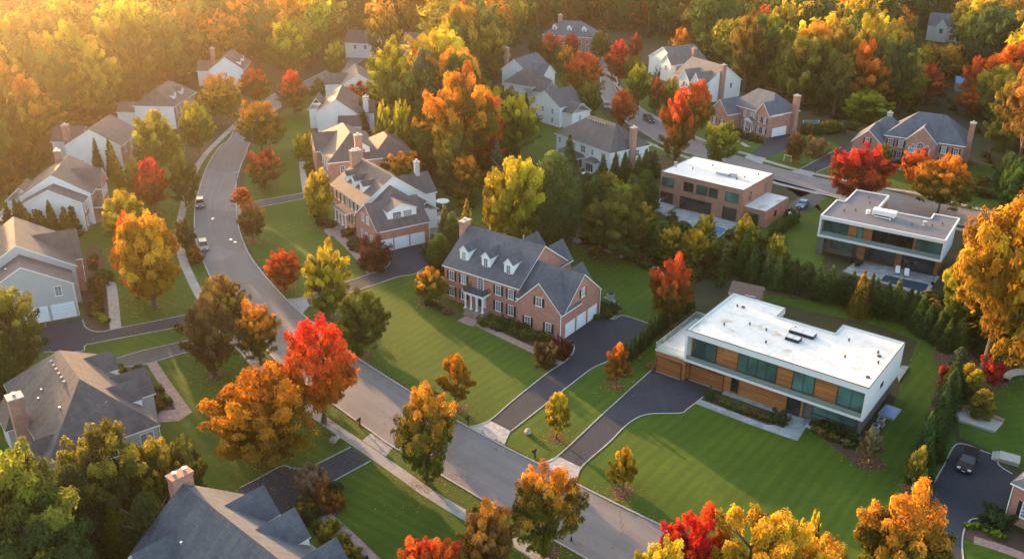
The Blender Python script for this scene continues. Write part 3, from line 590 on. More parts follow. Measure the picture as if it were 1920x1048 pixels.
        if flat: mb.box((-w/2-.25,-d-.3,z0+h+.35),(w/2+.25,0,z0+h+.45), {'*': 1, 'T': 0})
        else:
            zt = z0+h+.35; a = w/2+.25
            mb.face([(-a,-d-.3,zt),(a,-d-.3,zt),(0,-d-.3,zt+w*.3)][::1], 1)
            mb.face([(a,-d-.3,zt),(a,0,zt),(0,0,zt+w*.3),(0,-d-.3,zt+w*.3)], 0); mb.face([(-a,0,zt),(-a,-d-.3,zt),(0,-d-.3,zt+w*.3),(0,0,zt+w*.3)], 0)
        mb.build('porch_roof', [roofm, 'trim_white'], o)
        if rail:
            zt = z0+h+.45; mb = MB(); m_ = rail
            for a_, b_ in (((-w/2,-d-.1),(w/2,-d-.1)), ((-w/2,-d-.1),(-w/2,0)), ((w/2,-d-.1),(w/2,0))):
                L = math.hypot(b_[0]-a_[0], b_[1]-a_[1]); k = int(L/.16)
                for zz in (.12, .85): mb.tube((*a_, zt+zz), (*b_, zt+zz), .035, n=4)
                for i in range(k+1): x = a_[0]+(b_[0]-a_[0])*i/k; y = a_[1]+(b_[1]-a_[1])*i/k; mb.tube((x,y,zt), (x,y,zt+.85), .018 if i % 8 else .06, n=4)
            mb.build('railing', m_, o)
        return o
    def done(s):
        if s.w.f: s.w.build('wall', s.wm, s.e)
        if s.r.f: s.r.build('roof', s.rm, s.e)
        if s.t.f: s.t.build('trim', s.trim, s.e)
        return s.e
def fr(a, b, za, zb=None):     # house frame from two eave corners
    p = U(*a, za); q = U(*b, za if zb is None else zb); d = q-p
    return p, math.degrees(math.atan2(d.y, d.x)), d.length

# ---- 1 centre brick colonial
h = House('centre red brick colonial with slate-blue roof, three white dormers and a columned front porch', (-11.6,145.0), -35.6, ['brick'], 'shingle_blue')
h.box(0,0,15.7,14,0,6.3,0,'u',11.2); h.gable(0,0,15.7,14,6.3,11.2,'u')
# recessed garage wing with a forward gable and a side gable over the doors
h.box(15.7,-.4,24.8,10.2,0,4.9,0,'u',9.3); h.gable(15.75,-.4,24.8,10.2,4.9,9.3,'u')
h.box(16.6,-1.6,24.8,-.4,0,4.9,0,'v',9.0); h.gable(16.6,-1.6,24.8,4.0,4.9,9.0,'v',og=.2)
h.box(5.0,13.9,10.0,17,0,5.5,0,'v',8.6); h.gable(5,12,10,17,5.5,8.6,'v'); h.box(17.5,10.1,21.5,13,0,4.5,0,'v',7.2); h.gable(17.5,7.0,21.5,13,4.5,7.2,'v')
h.box(11.5,13.9,15.5,16,0,6.0,0,'v',9.0); h.gable(11.5,9,15.5,16,6.0,9.0,'v')
for u in (1.6, 4.2, 11.5, 14.1): h.win('F',0,u,3.9,.95,1.55,shut=True); h.win('F',0,u,.95,.95,1.65,shut=True)
h.win('F',0,7.85,3.75,1.35,2.3,'arch'); h.porch('F',0,7.85,3.9,2.0,2.7,z0=.65,rail='dark_metal'); h.door('F',0,7.85,.65,1.1,2.2,'pane_dark'); 
for u in (7.0, 8.7): h.win('F',0,u,.8,.32,2.0,nx=1,ny=4)
for u in (3.2, 7.85, 12.5): h.dormer('F',1.45,u,7.35,1.8,1.8,.95,.7)
h.win('F',-1.6,20.7,5.2,1.0,1.35,shut=True); 
for u in (18.6, 22.6): h.win('F',-1.6,u,1.0,.95,1.6,shut=True)
h.win('R',24.8,4.9,5.6,.95,1.35,shut=False)
for dd in (-1, 1):
    mb = MB(); mb.box((-.2,-.07,-.05),(.2,-.01,1.4)); h.place(mb.build('shutter','shutter'),'R',24.8,4.9+dd*.78,5.6)
for v_ in (1.3, 4.7, 8.1): h.garage('R',24.8,v_,2.55,2.3)
h.chimney(-1.0,5.4,0,7.4,0,12.4); h.vent(10.5,8.5,11.0); h.vent(3,9,10.6)
h.downpipe(16.5,-.3,.1,4.8); h.downpipe(24.95,-1.7,.1,4.8); h.downpipe(24.95,10.3,.1,4.8)
h.done()

# ---- 2 white flat-roofed modern house
h = House('large modern house with white flat roof, white frame and cedar cladding', (25.1,117.9), -37.0, ['wood','stucco_white','brick_dark','membrane'], 'membrane', trim='stucco_white')
L, D = 26.0, 15.6
foot = [(0,0),(L,0),(L,D),(17.2,D),(17.2,12.3),(8.5,12.3),(8.5,D),(0,D)]
# upper storey: body set 1.5 m behind the white frame
h.w.prism([(.35,1.5),(L-.35,1.5),(L-.35,D-.1),(17.3,D-.1),(17.3,12.2),(8.4,12.2),(8.4,D-.1),(.35,D-.1)], 3.35, 7.6, 0, 0, 2)
fr_ = MB()
fr_.prism(foot, 7.45, 8.15, 0)                                   # roof slab
par = .22
for i in range(len(foot)):                                      # parapet upstand
    a, b = foot[i], foot[(i+1) % len(foot)]; d = Vector((b[0]-a[0], b[1]-a[1])).normalized(); nn = Vector((-d.y, d.x))
    q = [Vector(a), Vector(b), Vector(b)+nn*par-d*0, Vector(a)+nn*par]; fr_.prism([(p.x, p.y) for p in q], 8.15, 8.38+.002*i, 0)
fr_.box((0,0,3.3),(L,D-.05,3.65)); fr_.box((0,.02,3.65),(.32,D-.02,7.45)); fr_.box((L-.32,.02,3.65),(L,D-.02,7.45))
fo = fr_.build('frame', 'stucco_white', h.e)
mb = MB(); ins = [(.22,.22),(L-.22,.22),(L-.22,D-.22),(17.42,D-.22),(17.42,12.08),(8.28,12.08),(8.28,D-.22),(.22,D-.22)]; mb.prism(ins, 8.1, 8.2, 0)
mb.build('roof', 'membrane', h.e)
mb = MB()
for i in range(len(foot)):
    a, b = foot[i], foot[(i+1) % len(foot)]; mb.tube((*a,8.40),(*b,8.40),.07,n=4)
mb.build('coping', 'bronze_metal', h.e)
mb = MB(); mb.box((.32,.1,3.65),(L-.32,1.5,3.71)); mb.build('balcony_floor', 'wood_deck', h.e)
mb = MB(); mb.box((.34,.12,3.71),(L-.34,.15,4.3)); mb.build('balcony_glass', 'rail_glass', h.e)
for u, w_, nx in ((2.5,3.5,2),(10.5,5.6,4),(17.2,2.9,2),(23.75,3.7,2)): h.win("F",1.5,u,3.8,w_,3.3,'modern','pane_teal',frame='frame_dark',nx=nx,ny=1)
# ground floor, garage wing under a roof terrace
h.w.box((-4.6,.1,0),(0.3,13,3.4),{'*':0},skip='D'); h.w.box((.3,1.0,0),(17.8,D-.3,3.3),{'*':0,'R':2},skip='DT'); h.w.box((17.8,1.6,0),(L-.6,D-.3,3.3),{'*':2},skip='DT')
mb = MB(); mb.box((-4.7,.0,3.4),(-.02,13.1,3.6)); mb.build('terrace', 'membrane', h.e)
mb = MB(); 
for a, b in (((-4.65,.05),(-4.65,13.05)),((-4.65,13.05),(0,13.05)),((-4.65,.05),(-.05,.05))):
    mb.face([(*a,3.6),(*b,3.6),(*b,4.65),(*a,4.65)])
o = mb.build('terrace_railing', 'rail_glass', h.e)
mb = MB()
for a, b in (((-4.65,.05),(-4.65,13.05)),((-4.65,13.05),(0,13.05)),((-4.65,.05),(-.05,.05))): mb.tube((*a,4.67),(*b,4.67),.03,n=4)
mb.build('handrail', 'metal_grey', o)
h.garage("F",.1,-2.3,4.0,2.4,'door_wood'); h.garage("F",1.0,3.4,5.2,2.4,'door_wood')
h.win("F",1.0,7.8,.5,1.0,2.5,'modern','pane_dark',frame='frame_dark',nx=1,ny=4)
h.win("F",1.0,16.5,.2,1.8,2.9,'modern','pane_dark',frame='frame_dark',nx=2,ny=1)
h.win("F",1.6,22.0,.3,6.0,2.85,'modern','pane_shade',frame='frame_dark',nx=3,ny=1); 
mb = MB(); mb.box((19.0,1.42,1.1),(25.0,1.58,1.2)); mb.build('mullion','frame_dark',h.e)
mb = MB(); mb.box((6.4,.1,.02),(18.3,.98,.16)); mb.build('plinth','bluestone',h.e)
mb = MB(); mb.box((15.8,-1.2,.02),(18.6,.09,.2)); mb.build('doorstep','bluestone',h.e)
h.win('R',L,6.5,5.6,1.0,.5,'plain','pane_dark',frame='frame_dark')
for u, v_, a, b in ((13.2,6.9,2.0,1.3),(13.6,9.3,3.6,1.4)):
    mb = MB(); mb.box((u-a/2,v_-b/2,8.2),(u+a/2,v_+b/2,8.62)); o = mb.build('skylight','dark_metal',h.e); mb = MB(); mb.box((u-a/2+.1,v_-b/2+.1,8.62),(u-.04,v_+b/2-.1,8.66)); mb.box((u+.04,v_-b/2+.1,8.62),(u+a/2-.1,v_+b/2-.1,8.66)); mb.build('pane','metal_grey',o)
for u, v_ in ((3.5,5),(6.4,7.4),(9.0,7.2),(10.5,3.6),(19.5,11.5),(20.7,6.4),(2.4,11.8),(23.9,10.4),(24.8,7.6),(12.1,10.3)): h.vent(u,v_,8.2,.11,.3,'dark_metal')
for u, v_ in ((3.2,12.2),(24.3,9.6),(24.9,3.0)):
    mb = MB(); mb.cyl((u,v_),.28,8.2,8.34,10); mb.build('roof_drain','dark_metal',h.e)
h.done()

# ---- 3 brown brick flat-roofed house
h = House('brown brick flat-roofed modern house with white roof and rear pool terrace', (32.4,194.4), -38.5, ['brick_modern','membrane'], 'membrane')
L, D = 19.6, 14.8
h.w.box((0,0,0),(L,D,7.3),0,skip='D'); h.w.box((13.5,-.02,.3),(13.52,-.01,.4))
mb = MB(); mb.box((.15,.15,7.3),(L-.15,D-.15,7.33)); mb.build('roof','membrane',h.e)
mb = MB()
for a, b in (((0,0),(L,0)),((L,0),(L,D)),((L,D),(0,D)),((0,D),(0,0))): mb.tube((*a,7.36),(*b,7.36),.09,n=4)
mb.build('coping','bronze_metal',h.e)
h.w.box((L+.003,1.0,0),(L+5.0,12.5,3.6),0,skip='D'); mb = MB(); mb.box((L+.05,1.15,3.6),(L+4.85,12.35,3.63)); o = mb.build('wing_roof','membrane',h.e)
for u, w_ in ((1.9,2.9),(7.0,2.2),(10.2,2.5),(12.9,1.9),(17.2,2.9)): h.win('F',0,u,4.3,w_,1.9,'modern','pane_teal' if w_ != 2.2 else 'pane_dark',frame='frame_dark',nx=2,ny=1)
for u, w_, nx in ((1.9,3.0,3),(9.0,7.4,5),(17.0,3.0,2)): h.win('F',0,u,.25,w_,2.6,'modern','pane_dark',frame='frame_dark',nx=nx,ny=1)
h.win('R',L,3.6,4.3,.9,1.8,'modern','pane',frame='frame_dark',nx=1,ny=1); h.win('R',L,11.5,4.3,.9,1.8,'modern','pane',frame='frame_dark',nx=1,ny=1)
h.win('F',1.0,L+2.1,.2,2.8,2.3,'modern','pane_dark',frame='frame_dark',nx=2,ny=1); h.win('R',L+5,6,1.2,.8,1.2,'modern','pane_dark',frame='frame_dark',nx=1,ny=1)
mb = MB(); mb.box((10,6.2,7.33),(13,7.4,7.9)); mb.box((13.2,6.5,7.33),(14.4,7.6,8.2)); mb.tube((10.2,7.8,7.3),(10.2,7.8,9.4),.05,n=5); o = mb.build('roof_unit','metal_grey',h.e)
for u, v_ in ((4.5,6),(16,8),(15.2,5.8),(6.8,11),(17.5,11.5)): h.vent(u,v_,7.33,.12,.3,'dark_metal')
for u in (.5, .95): h.vent(u,5,7.3,.15,1.1)
h.done()

# ---- 4 dark-roofed modern house
h = House('modern house with dark grey flat roof, long white frame and cedar panels', (58.8,166.3), -33.2, ['wood','stucco_white','brick_dark','membrane_dark'], 'membrane_dark', trim='stucco_white')
L, D = 22.5, 19.6
foot = [(0,0),(L,0),(L,D-4),(L-.5,13.3),(17.6,13.3),(17.6,10.2),(8.0,10.2),(8.0,D),(0,D)]
foot = [(0,0),(L,0),(L,13.8),(17.8,13.8),(17.8,10.4),(8.2,10.4),(8.2,19.6),(1.6,19.6),(1.6,11),(0,11)]
fr_ = MB(); fr_.prism(foot, 7.3, 7.75, 0)
for i in range(len(foot)):
    a, b = foot[i], foot[(i+1) % len(foot)]; d = Vector((b[0]-a[0], b[1]-a[1])).normalized(); nn = Vector((-d.y, d.x))
    q = [Vector(a), Vector(b), Vector(b)+nn*.25, Vector(a)+nn*.25]; fr_.prism([(p.x, p.y) for p in q], 7.75, 8.0+.002*i, 0)
fr_.box((0,0,3.7),(L,10.3,4.15)); fr_.box((0,.02,4.15),(.35,10.3,7.3)); fr_.box((L-.35,.02,4.15),(L,10.3,7.3)); fr_.build('frame','stucco_white',h.e)
ct = sum((Vector(p) for p in foot), Vector((0,0)))/len(foot)
mb = MB(); mb.prism([(.25,.25),(L-.25,.25),(L-.25,13.55),(18.05,13.55),(18.05,10.15),(7.95,10.15),(7.95,19.35),(1.85,19.35),(1.85,10.75),(.25,10.75)], 7.7, 7.8, 0); mb.build('roof','membrane_dark',h.e)
h.w.prism([(.4,1.6),(L-.4,1.6),(L-.4,13.7),(17.9,13.7),(17.9,10.3),(8.1,10.3),(8.1,19.5),(1.7,19.5),(1.7,10.9),(.4,10.9)], 3.9, 7.4, 0, 0, 2)
h.w.box((.8,2.2,0),(7.4,10.6,3.9),2,skip='D'); h.w.box((7.4,1.9,0),(L-.6,10,3.9),0,skip='D'); h.w.box((.1,.2,0),(1.3,2.0,3.7),2,skip='D'); h.w.box((1.8,10.6,0),(8,19.4,3.9),2,skip='D')
mb = MB(); mb.box((.35,.15,4.15),(L-.35,1.6,4.22)); mb.build('balcony_floor','wood_deck',h.e)
mb = MB(); mb.box((.4,.14,4.22),(L-.4,.17,5.0)); mb.build('balcony_glass','rail_glass',h.e)
for u, w_, nx in ((2.9,4.4,3),(7.4,1.0,1),(13.3,7.2,5),(19.7,4.2,3)): h.win('F',1.6,u,4.35,w_,2.6,'modern','pane_teal' if w_ < 5 else 'pane_dark',frame='frame_dark',nx=nx,ny=1)
h.win('F',2.2,4.6,1.2,4.6,2.0,'modern','pane_teal',frame='frame_dark',nx=4,ny=1)
for u, w_, nx in ((11.6,5.4,4),(18.4,5.6,4)): h.win('F',1.9,u,.3,w_,3.1,'modern','pane_dark',frame='frame_dark',nx=nx,ny=1)
mb = MB(); mb.box((8.0,6.3,8.1),(12.2,8.0,9.0)); mb.box((8.2,6.5,7.8),(8.4,7.8,8.1)); mb.box((11.8,6.5,7.8),(12.0,7.8,8.1)); mb.cyl((7.2,6.6),.35,7.8,8.6,10); mb.tube((8.6,5.6,8.0),(11.6,5.4,8.0),.1,n=6); mb.tube((11.6,5.4,7.7),(11.6,5.4,8.3),.12,n=6); mb.build('roof_unit','cloth_white',h.e)
mb = MB(); mb.cyl((17.6,6.2),.25,7.8,8.5,10); mb.cyl((17.6,6.2),.4,8.5,8.7,10); mb.build('roof_fan','metal_grey',h.e)
for u, v_ in ((3,5.5),(4.8,7),(15.6,5.2),(18.9,6.6),(20.3,8.8),(6,13),(5,16)): h.vent(u,v_,7.8,.1,.35,'dark_metal')
h.done()

# ---- 5 brick colonial with white gable end and three-door garage, left of centre
h = House('brick colonial with brown roof and wide white dormer over three garage doors', (-38.3,186.7), -57.0, ['brick','siding_white'], 'shingle_brown')
h.box(0,0,15.4,13.6,0,6.3,{'F':0,'*':1},'u',11.0); h.gable(0,0,15.4,13.6,6.3,11.0,'u')
h.box(15.4,-1.7,25.6,9.3,0,4.5,{'B':1,'*':0},'v',8.3); h.gable(15.4,-1.7,25.6,9.3,4.5,8.3,'v')
h.box(15.4,1.2,19,11,4,5.6,1); h.hip(15.4,1.2,21.5,11,5.6,9.5,0,4.2,'u')
h.box(6,13.5,13.5,17.5,0,5.6,1,'v',8.8); h.gable(6,8,13.5,17.5,5.6,8.8,'v'); h.box(15.4,9.4,19.5,14.5,0,4.2,1); h.gable(14.5,9.5,19.7,14.5,4.2,6.0,'u')
o = h.dormer('R',24.1,4.4,5.35,6.2,1.9,1.3,.75,nwin=2)
for x in range(3):
    h.garage('R',25.6,-0.1+x*3.45,2.9,2.3)
for u in (1.3,3.3,5.3,10.0,12.0,14.0): h.win('F',0,u,3.9,.8,1.5,shut=True); 
for u in (1.3,3.3,10.6,12.4,14.2): h.win('F',0,u,.95,.8,1.6,shut=True)
h.win('F',0,7.7,3.7,1.2,2.2,'arch'); h.porch('F',0,8.6,5.6,2.2,2.8,z0=.5,cols=4,roofm='shingle_brown'); h.door('F',0,8.2,.55)
for u in (18.5,20.6,22.7): h.win('F',-1.7,u,1.0,.8,1.5)
for u in (19.2,21.4): h.win('F',-1.7,u,4.7,.8,1.4)
for u in (3.4,7.4,11.4): h.dormer('F',1.7,u,7.5,1.5,1.5,.8,.69)
h.chimney(.2,4.2,1.5,6.4,9,13.2,pots=2); h.chimney(9.4,14.6,10.4,15.5,6,11.6,'siding_grey'); h.downpipe(25.75,9.4,.1,4.4); h.downpipe(15.3,-.15,.1,6.2)
h.done()

# ---- 6 white hipped house with side chimney
h = House('white-sided house with grey-brown hipped roof, tall brick side chimney and rear sunroom', (10.9,228.0), -54.4, ['siding_white'], 'shingle_grey')
h.box(0,0,20.6,12.4,0,6.3,0); h.hip(0,0,20.6,12.4,6.35,11.2,5.5,5.5)
for u in (1.4,4.4,7.2): h.win('F',0,u,4.2,.85,1.35)
h.win('F',0,10.6,4.0,1.7,1.6,nx=3); h.win('F',0,14.2,4.2,.8,1.35); h.win('F',0,18.2,4.1,1.6,1.5)
h.box(3.4,-3.6,11.2,0,0,2.9,0); h.hip(3.4,-3.6,11.2,0.6,2.95,4.3,2,2,f=.15)
for u in (4.6,6.4,8.2,9.9): h.win('F',-3.6,u,.4,1.4,2.2,'modern','pane_dark',nx=2,ny=1)
h.win('R',11.2,-1.8,.4,2.0,2.2,'modern','pane_dark',nx=2,ny=1); h.win('L',3.4,-1.8,.4,2.0,2.2,'modern','pane_dark',nx=2,ny=1)
h.box(13.4,-1.6,16.8,0,0,3.0,0); h.hip(13.4,-1.6,16.8,.5,3.05,4.0,1.2,1.2,f=.12); h.win('F',-1.6,15.1,.5,2.6,2.0,'modern','pane_dark',nx=3,ny=1)
for v_ in (2.4,8.6): h.win('R',20.6,v_,4.2,1.1,1.4); h.win('R',20.6,v_+.2,1.0,1.1,1.5)
h.chimney(20.6,5.8,21.6,7.3,0,11.7)
for i in range(8): h.vent(6.0+i*.9,5.0,10.6+.02*i,.16,.1,'stone')
h.vent(7,2.4,7.8); h.vent(13,2.6,8.0)
h.done()

# ---- 7 hipped house at the lower left
h = House('big house at the left edge with brown hipped roof and side brick chimney', (-52.9,87.4), 38.8, ['siding_grey'], 'shingle_brown')
h.box(0.3,.3,12.6,21.6,0,6.2,0); h.hip(.4,.4,12.5,21.5,6.3,11.6,7.0,5.0,'v')
h.box(12.4,9.6,15.2,14.0,0,5.5,0,'u',8.0); h.gable(9,9.6,15.2,14.0,5.5,8.0,'u')
for v_ in (7.0,16.4): h.dormer('R',12.5,v_,6.35,3.9,1.25,1.8,.87,windows=False)
h.box(-1.6,14,.3,19,0,4.0,0); h.hip(-1.6,14,1.5,19,4.1,7.2,1.0,1.0,'v',f=.15)
h.box(-.6,1.6,.3,5.2,0,5.2,0); h.gable(-.8,1.4,4.5,5.2,5.2,7.6,'u')
for u, w_ in ((11.2,1.5),(7.0,1.2),(2.8,1.2)): h.win('F',.3,u,3.9,w_,1.7,nx=2,ny=1 if w_ > 1.4 else 4)
for u in (10.5,5.5): h.win('F',.3,u,1.0,1.2,1.5)
for v_ in (2.6,6.5,19.3): h.win('R',12.6,v_,4.0,.9,1.5); h.win('R',12.6,v_,1.0,.9,1.5)
h.win('R',15.2,11.8,1.2,1.6,2.0)
h.chimney(-1.3,9.2,.3,10.8,0,10.6,pots=1)
for i in range(6): h.vent(5.2-.02*i,15.9-i*1.25,10.6,.13,.1,'stone')
for u, v_, z in ((3.4,6.0,9.1),(8.2,4.2,8.9),(2.2,11.6,8.1),(2.9,12.6,8.6)): h.vent(u,v_,z)
h.downpipe(12.75,.25,.1,6.0); h.done()

# ---- 8 house at the bottom edge
h = House('slate-roofed house at the bottom edge with brick chimney of two pots and three gabled dormers', (-22.7,59.0), 48.5, ['siding_white'], 'shingle_blue')
h.box(.2,-6,12.8,19.6,0,6.3,0,'v',11.2); h.gable(.2,-6,12.8,19.8,6.3,11.2,'v',ov=.4,og=.4)
h.box(-.9,13.8,.3,19.4,0,6.0,0,'u',8.9); h.gable(-1.0,13.8,5.0,19.4,6.0,9.0,'u',og=.3)
for v_, ww in ((15.4,5.4),(10.0,4.8),(3.4,4.8),(-2,4)): h.dormer('R',12.7,v_,6.3,ww*.92,1.4,2.3,.78,windows=False)
h.chimney(5.5,20.0,7.7,21.2,0,12.4,pots=2,cap='chimney_brick')
for u, v_, z in ((3.0,15.0,8.6),(3.6,6.4,9.0),(4.4,6.0,9.6),(2.4,3.8,8.3)): h.vent(u,v_,z)
for v_ in (12,6.5,0): h.win('R',12.8,v_,3.8,1.0,1.5); h.win('R',12.8,v_,.9,1.0,1.5)
for u in (3,10): h.win('B',19.6,u,3.8,1.0,1.5)
h.done()

# ---- 9 grey gabled house with two garage doors on the left
h = House('grey-sided gabled house with two garage doors and brown roof at the left edge', (-83.2,130.6), 27.5, ['siding_grey','brick_far'], 'shingle_brown')
h.box(-.6,0,13.0,6,0,6.0,{'R':1,'*':0},'v',10.0); h.gable(-.6,0,13.0,6.5,6.0,10.0,'v')
h.box(-2,5.5,14.0,20,0,6.6,{'R':1,'*':0},'v',11.6); h.gable(-2,5.8,14.0,20,6.6,11.6,'v')
h.box(10,10,15.2,16.4,0,6.4,1,'u',10.2); h.gable(6,10,15.2,16.4,6.4,10.2,'u'); h.box(-6,8,-2,17,0,6.4,0); h.gable(-6,8,2,17,6.4,9.8,'u')
h.garage('F',0,11.0,3.3,2.6); h.garage('F',0,7.0,3.3,2.6)
h.win('F',0,5.0,4.4,.9,1.5); h.win('F',0,10.8,4.3,.9,1.5)
for v_ in (2.0,4.4): h.win('R',13.0,v_,1.0,.9,1.6); h.win('R',13,v_,3.9,.9,1.5)
for v_ in (11.4,13.2,15.0): h.win('R',15.2,v_,4.0,.8,1.5); h.win('R',15.2,v_,1.0,.8,1.6)
h.chimney(-3.6,13,-2.4,14.4,0,11.4); h.vent(2.6,9,9.4); h.vent(3.4,11.6,10.0); h.vent(3.4,14,10); h.vent(4.0,2.4,8.9)
h.downpipe(13.15,-.1,.1,5.9); h.done()

# ---- 10 white gable, brick front and porch
h = House('house with white gable ends, brick front, small columned porch and white rear deck', (-97.4,172.0), 11.0, ['siding_white','brick_far'], 'shingle_brown')
h.box(0,0,11.6,4.5,0,6.0,{'R':1,'*':0},'v',8.9); h.gable(0,0,11.6,4.5,6.0,8.9,'v')
h.box(-1,4,12.4,18,0,6.5,{'R':1,'*':0},'v',10.6); h.gable(-1,4.2,12.4,18,6.5,10.6,'v')
h.box(9,8.5,13.4,14.5,0,6.3,1,'u',9.6); h.gable(6,8.5,13.4,14.5,6.3,9.6,'u'); h.box(-4.6,7,-1,13,0,5.0,0); h.gable(-4.6,7,1,13,5,7.4,'v')
h.win('F',0,9.4,3.9,1.1,1.5,nx=2); h.win('F',0,2.4,3.9,.8,1.4)
h.porch('R',12.4,6.2,3.4,2.0,2.7,z0=.5,cols=3,flat=False,roofm='shingle_brown')
for v_ in (1.2,3.2): h.win('R',11.6,v_,3.9,.8,1.5); h.win('R',11.6,v_,1.0,.8,1.6)
for v_ in (9.8,11.5,13.2): h.win('R',13.4,v_,4.0,.8,1.5); h.win('R',13.4,v_,1.0,.8,1.6)
mb = MB(); mb.box((-5.2,1.5,2.6),(0,6.5,2.8)); 
for x, y in ((-5.1,1.6),(-5.1,6.4)): mb.box((x-.1,y-.1,0),(x+.1,y+.1,2.6))
for a, b in (((-5.1,1.6),(0,1.6)),((-5.1,1.6),(-5.1,6.4))):
    mb.tube((*a,3.7),(*b,3.7),.06,n=4)
    for i in range(14): t = i/13; mb.tube((a[0]+(b[0]-a[0])*t,a[1]+(b[1]-a[1])*t,2.8),(a[0]+(b[0]-a[0])*t,a[1]+(b[1]-a[1])*t,3.7),.04,n=4)
mb.build('deck','trim_white',h.e); h.chimney(2.9,18,4.1,19.0,0,11.8); h.done()

# ---- 11 upper-left white gable with leaning row of conifers
h = House('white gable-ended house with brick chimney half hidden by trees at the upper left', (-106.5,212.5), 3.0, ['siding_white','brick_far'], 'shingle_brown')
h.box(0,0,13,14,0,6.2,{'R':1,'*':0},'v',10.0); h.gable(0,0,13,14,6.2,10.0,'v'); h.chimney(-1.3,3,0,4.6,0,10.5); h.box(-5,5,0,12,0,6,0); h.gable(-5,5,2,12,6,8.6,'u')
h.win('F',0,3.2,1.2,1.2,1.5); h.win('F',0,9.6,3.8,.9,1.4); h.win('F',0,7.0,1.2,.9,1.4)
for v_ in (3,7,11): h.win('R',13,v_,4,.9,1.5)
h.done()

# ---- 12 brick hipped house along the main road
h = House('brick house with large brown hipped roof and white dormer along the main road', (-49.6,222.5), -69.5, ['brick_far','siding_white'], 'shingle_brown')
h.box(0,0,22.5,13,0,6.3,0); h.hip(0,0,22.5,13,6.35,11.0,6.5,7.0)
h.box(6,-1.2,12,0,0,6.3,0,'v',9.6); h.gable(6,-1.2,12,5,6.3,9.6,'v'); h.box(8,13,22,20,0,6.0,1); h.hip(8,10,22,20,6.1,9.8,5,5)
h.dormer('R',21.0,8.2,6.9,3.2,1.7,1.1,.72,nwin=1)
for u in (1.5,4,14,16.5,19.5): h.win('F',0,u,3.9,.8,1.5); h.win('F',0,u,1.0,.8,1.5)
for v_ in (3,6,10): h.win('R',22.5,v_,3.7,.9,1.5)
for u in (1.8,7.2): mb = MB(); mb.box((u-.15,-.2,0),(u+.15,-.02,6)); mb.build('pilaster','trim_white',h.e)
h.chimney(22.5,6,23.8,7.6,0,12.5); h.done()

# ---- 13 - 16 houses at the far end of the main road
h = House('white gable-ended house with tall white chimney behind the brick hipped house', (-53.2,245.8), 4.0, ['siding_white'], 'shingle_brown')
h.box(0,0,10.6,17,0,6.0,0,'v',9.8); h.gable(0,0,10.6,17,6,9.8,'v'); h.box(6,-3.5,12,2,0,3.4,0); h.gable(6,-3.5,12,2,3.4,5.4,'u'); h.chimney(12.2,4,13.6,5.6,0,9.5,'siding_white'); h.box(9,4,15,12,0,5.0,0); h.gable(9,4,15,12,5,7.4,'u')
h.box(-3,7,0,14,0,5.5,0); h.gable(-3.2,7,1.5,14,5.5,8.4,'v'); h.win('F',0,8,3.9,.9,1.4); h.done()
h = House('far white gabled house among yellow trees near the road bend', (-52,279), 12.0, ['siding_white'], 'shingle_brown')
h.box(0,0,10,15,0,6.0,0,'v',9.4); h.gable(0,0,10,15,6,9.4,'v'); h.box(-5,5,0,12,0,5.5,0); h.gable(-5,5,2,12,5.5,8,'u'); h.win('F',0,3,3.9,.9,1.4); h.done()
h = House('brick house with two white dormers on a brown roof in the hazy upper left', (-104.5,251.2), -2.0, ['siding_white','brick_far'], 'shingle_brown')
h.box(0,0,11,17,0,6.3,{'R':1,'*':0}); h.hip(0,0,11,17,6.35,10.6,2.5,4,'v')
for v_ in (4.6,10.2): h.dormer('R',9.9,v_,7.1,1.9,1.3,1.0,.78)
for v_ in (2,4.6,7.2,9.8,12.4): h.win('R',11,v_,3.9,.8,1.5); h.win('R',11,v_,1.0,.8,1.5)
h.porch('R',11,7.2,3,1.8,2.6,z0=.5,cols=2,flat=False,roofm='shingle_brown',steps=2); h.box(-6,2,0,8,0,4,0); h.gable(-6,2,0,8,4,6,'u'); h.done()
h = House('small white house with a dormered roof far up the left side of the road', (-98,298.5), 6.0, ['siding_white','brick_far'], 'shingle_brown')
h.box(0,0,10.5,14,0,6.2,{'R':1,'*':0},'v',10); h.gable(0,0,10.5,14,6.2,10,'v'); h.chimney(-.4,6,.8,7.2,0,12)
for v_ in (3.5,9): h.dormer('R',9.4,v_,7.0,1.9,1.3,1.0,.75)
h.win('F',0,5,3.9,.9,1.4); h.box(-5,5,0,12,0,5,0); h.gable(-5,5,1.5,12,5,7.5,'u'); h.done()

# ---- 17 brick house beyond the side road
h = House('brick house with slate hipped roof, two front gables and brick chimney beyond the side road', (62.3,260.5), -57.5, ['brick_far'], 'shingle_slate')
h.box(-.5,0,14.8,10.4,0,6.3,0); h.hip(-.5,0,14.8,10.4,6.35,11.0,4.5,4.5)
h.box(10.0,-1.0,14.8,0,0,6.3,0,'v',9.3); h.gable(10.0,-1.0,14.8,4,6.3,9.3,'v'); h.box(-3.4,-5.0,3.2,2,0,4.6,0,'v',8.0); h.gable(-3.4,-5,3.2,5.5,4.6,8.0,'v')
for u in (5.0,7.0,9.0): h.win('F',0,u,3.9,.8,1.4,shut=False)
h.win('F',0,7.9,3.5,1.2,2.0,'arch'); 
for u in (11.4,13.5): h.win('F',-1,u,3.9,.75,1.4,shut=True); h.win('F',-1,u,1.0,.75,1.5,shut=True)
for u in (4.6,6.2,9.1): h.win('F',0,u,1.0,.8,1.5)
h.door('F',0,7.7,.4); h.porch('F',0,7.7,2.6,1.3,2.8,z0=.4,cols=2,flat=False,roofm='shingle_slate',steps=2)
for u in (-1.6,1.4): h.win('F',-5,u,1.1,.8,1.5,shut=True)
h.garage('R',14.8,3.6,5.2,2.3); h.chimney(14.8,7.6,16.2,9.0,0,11.0); h.done()

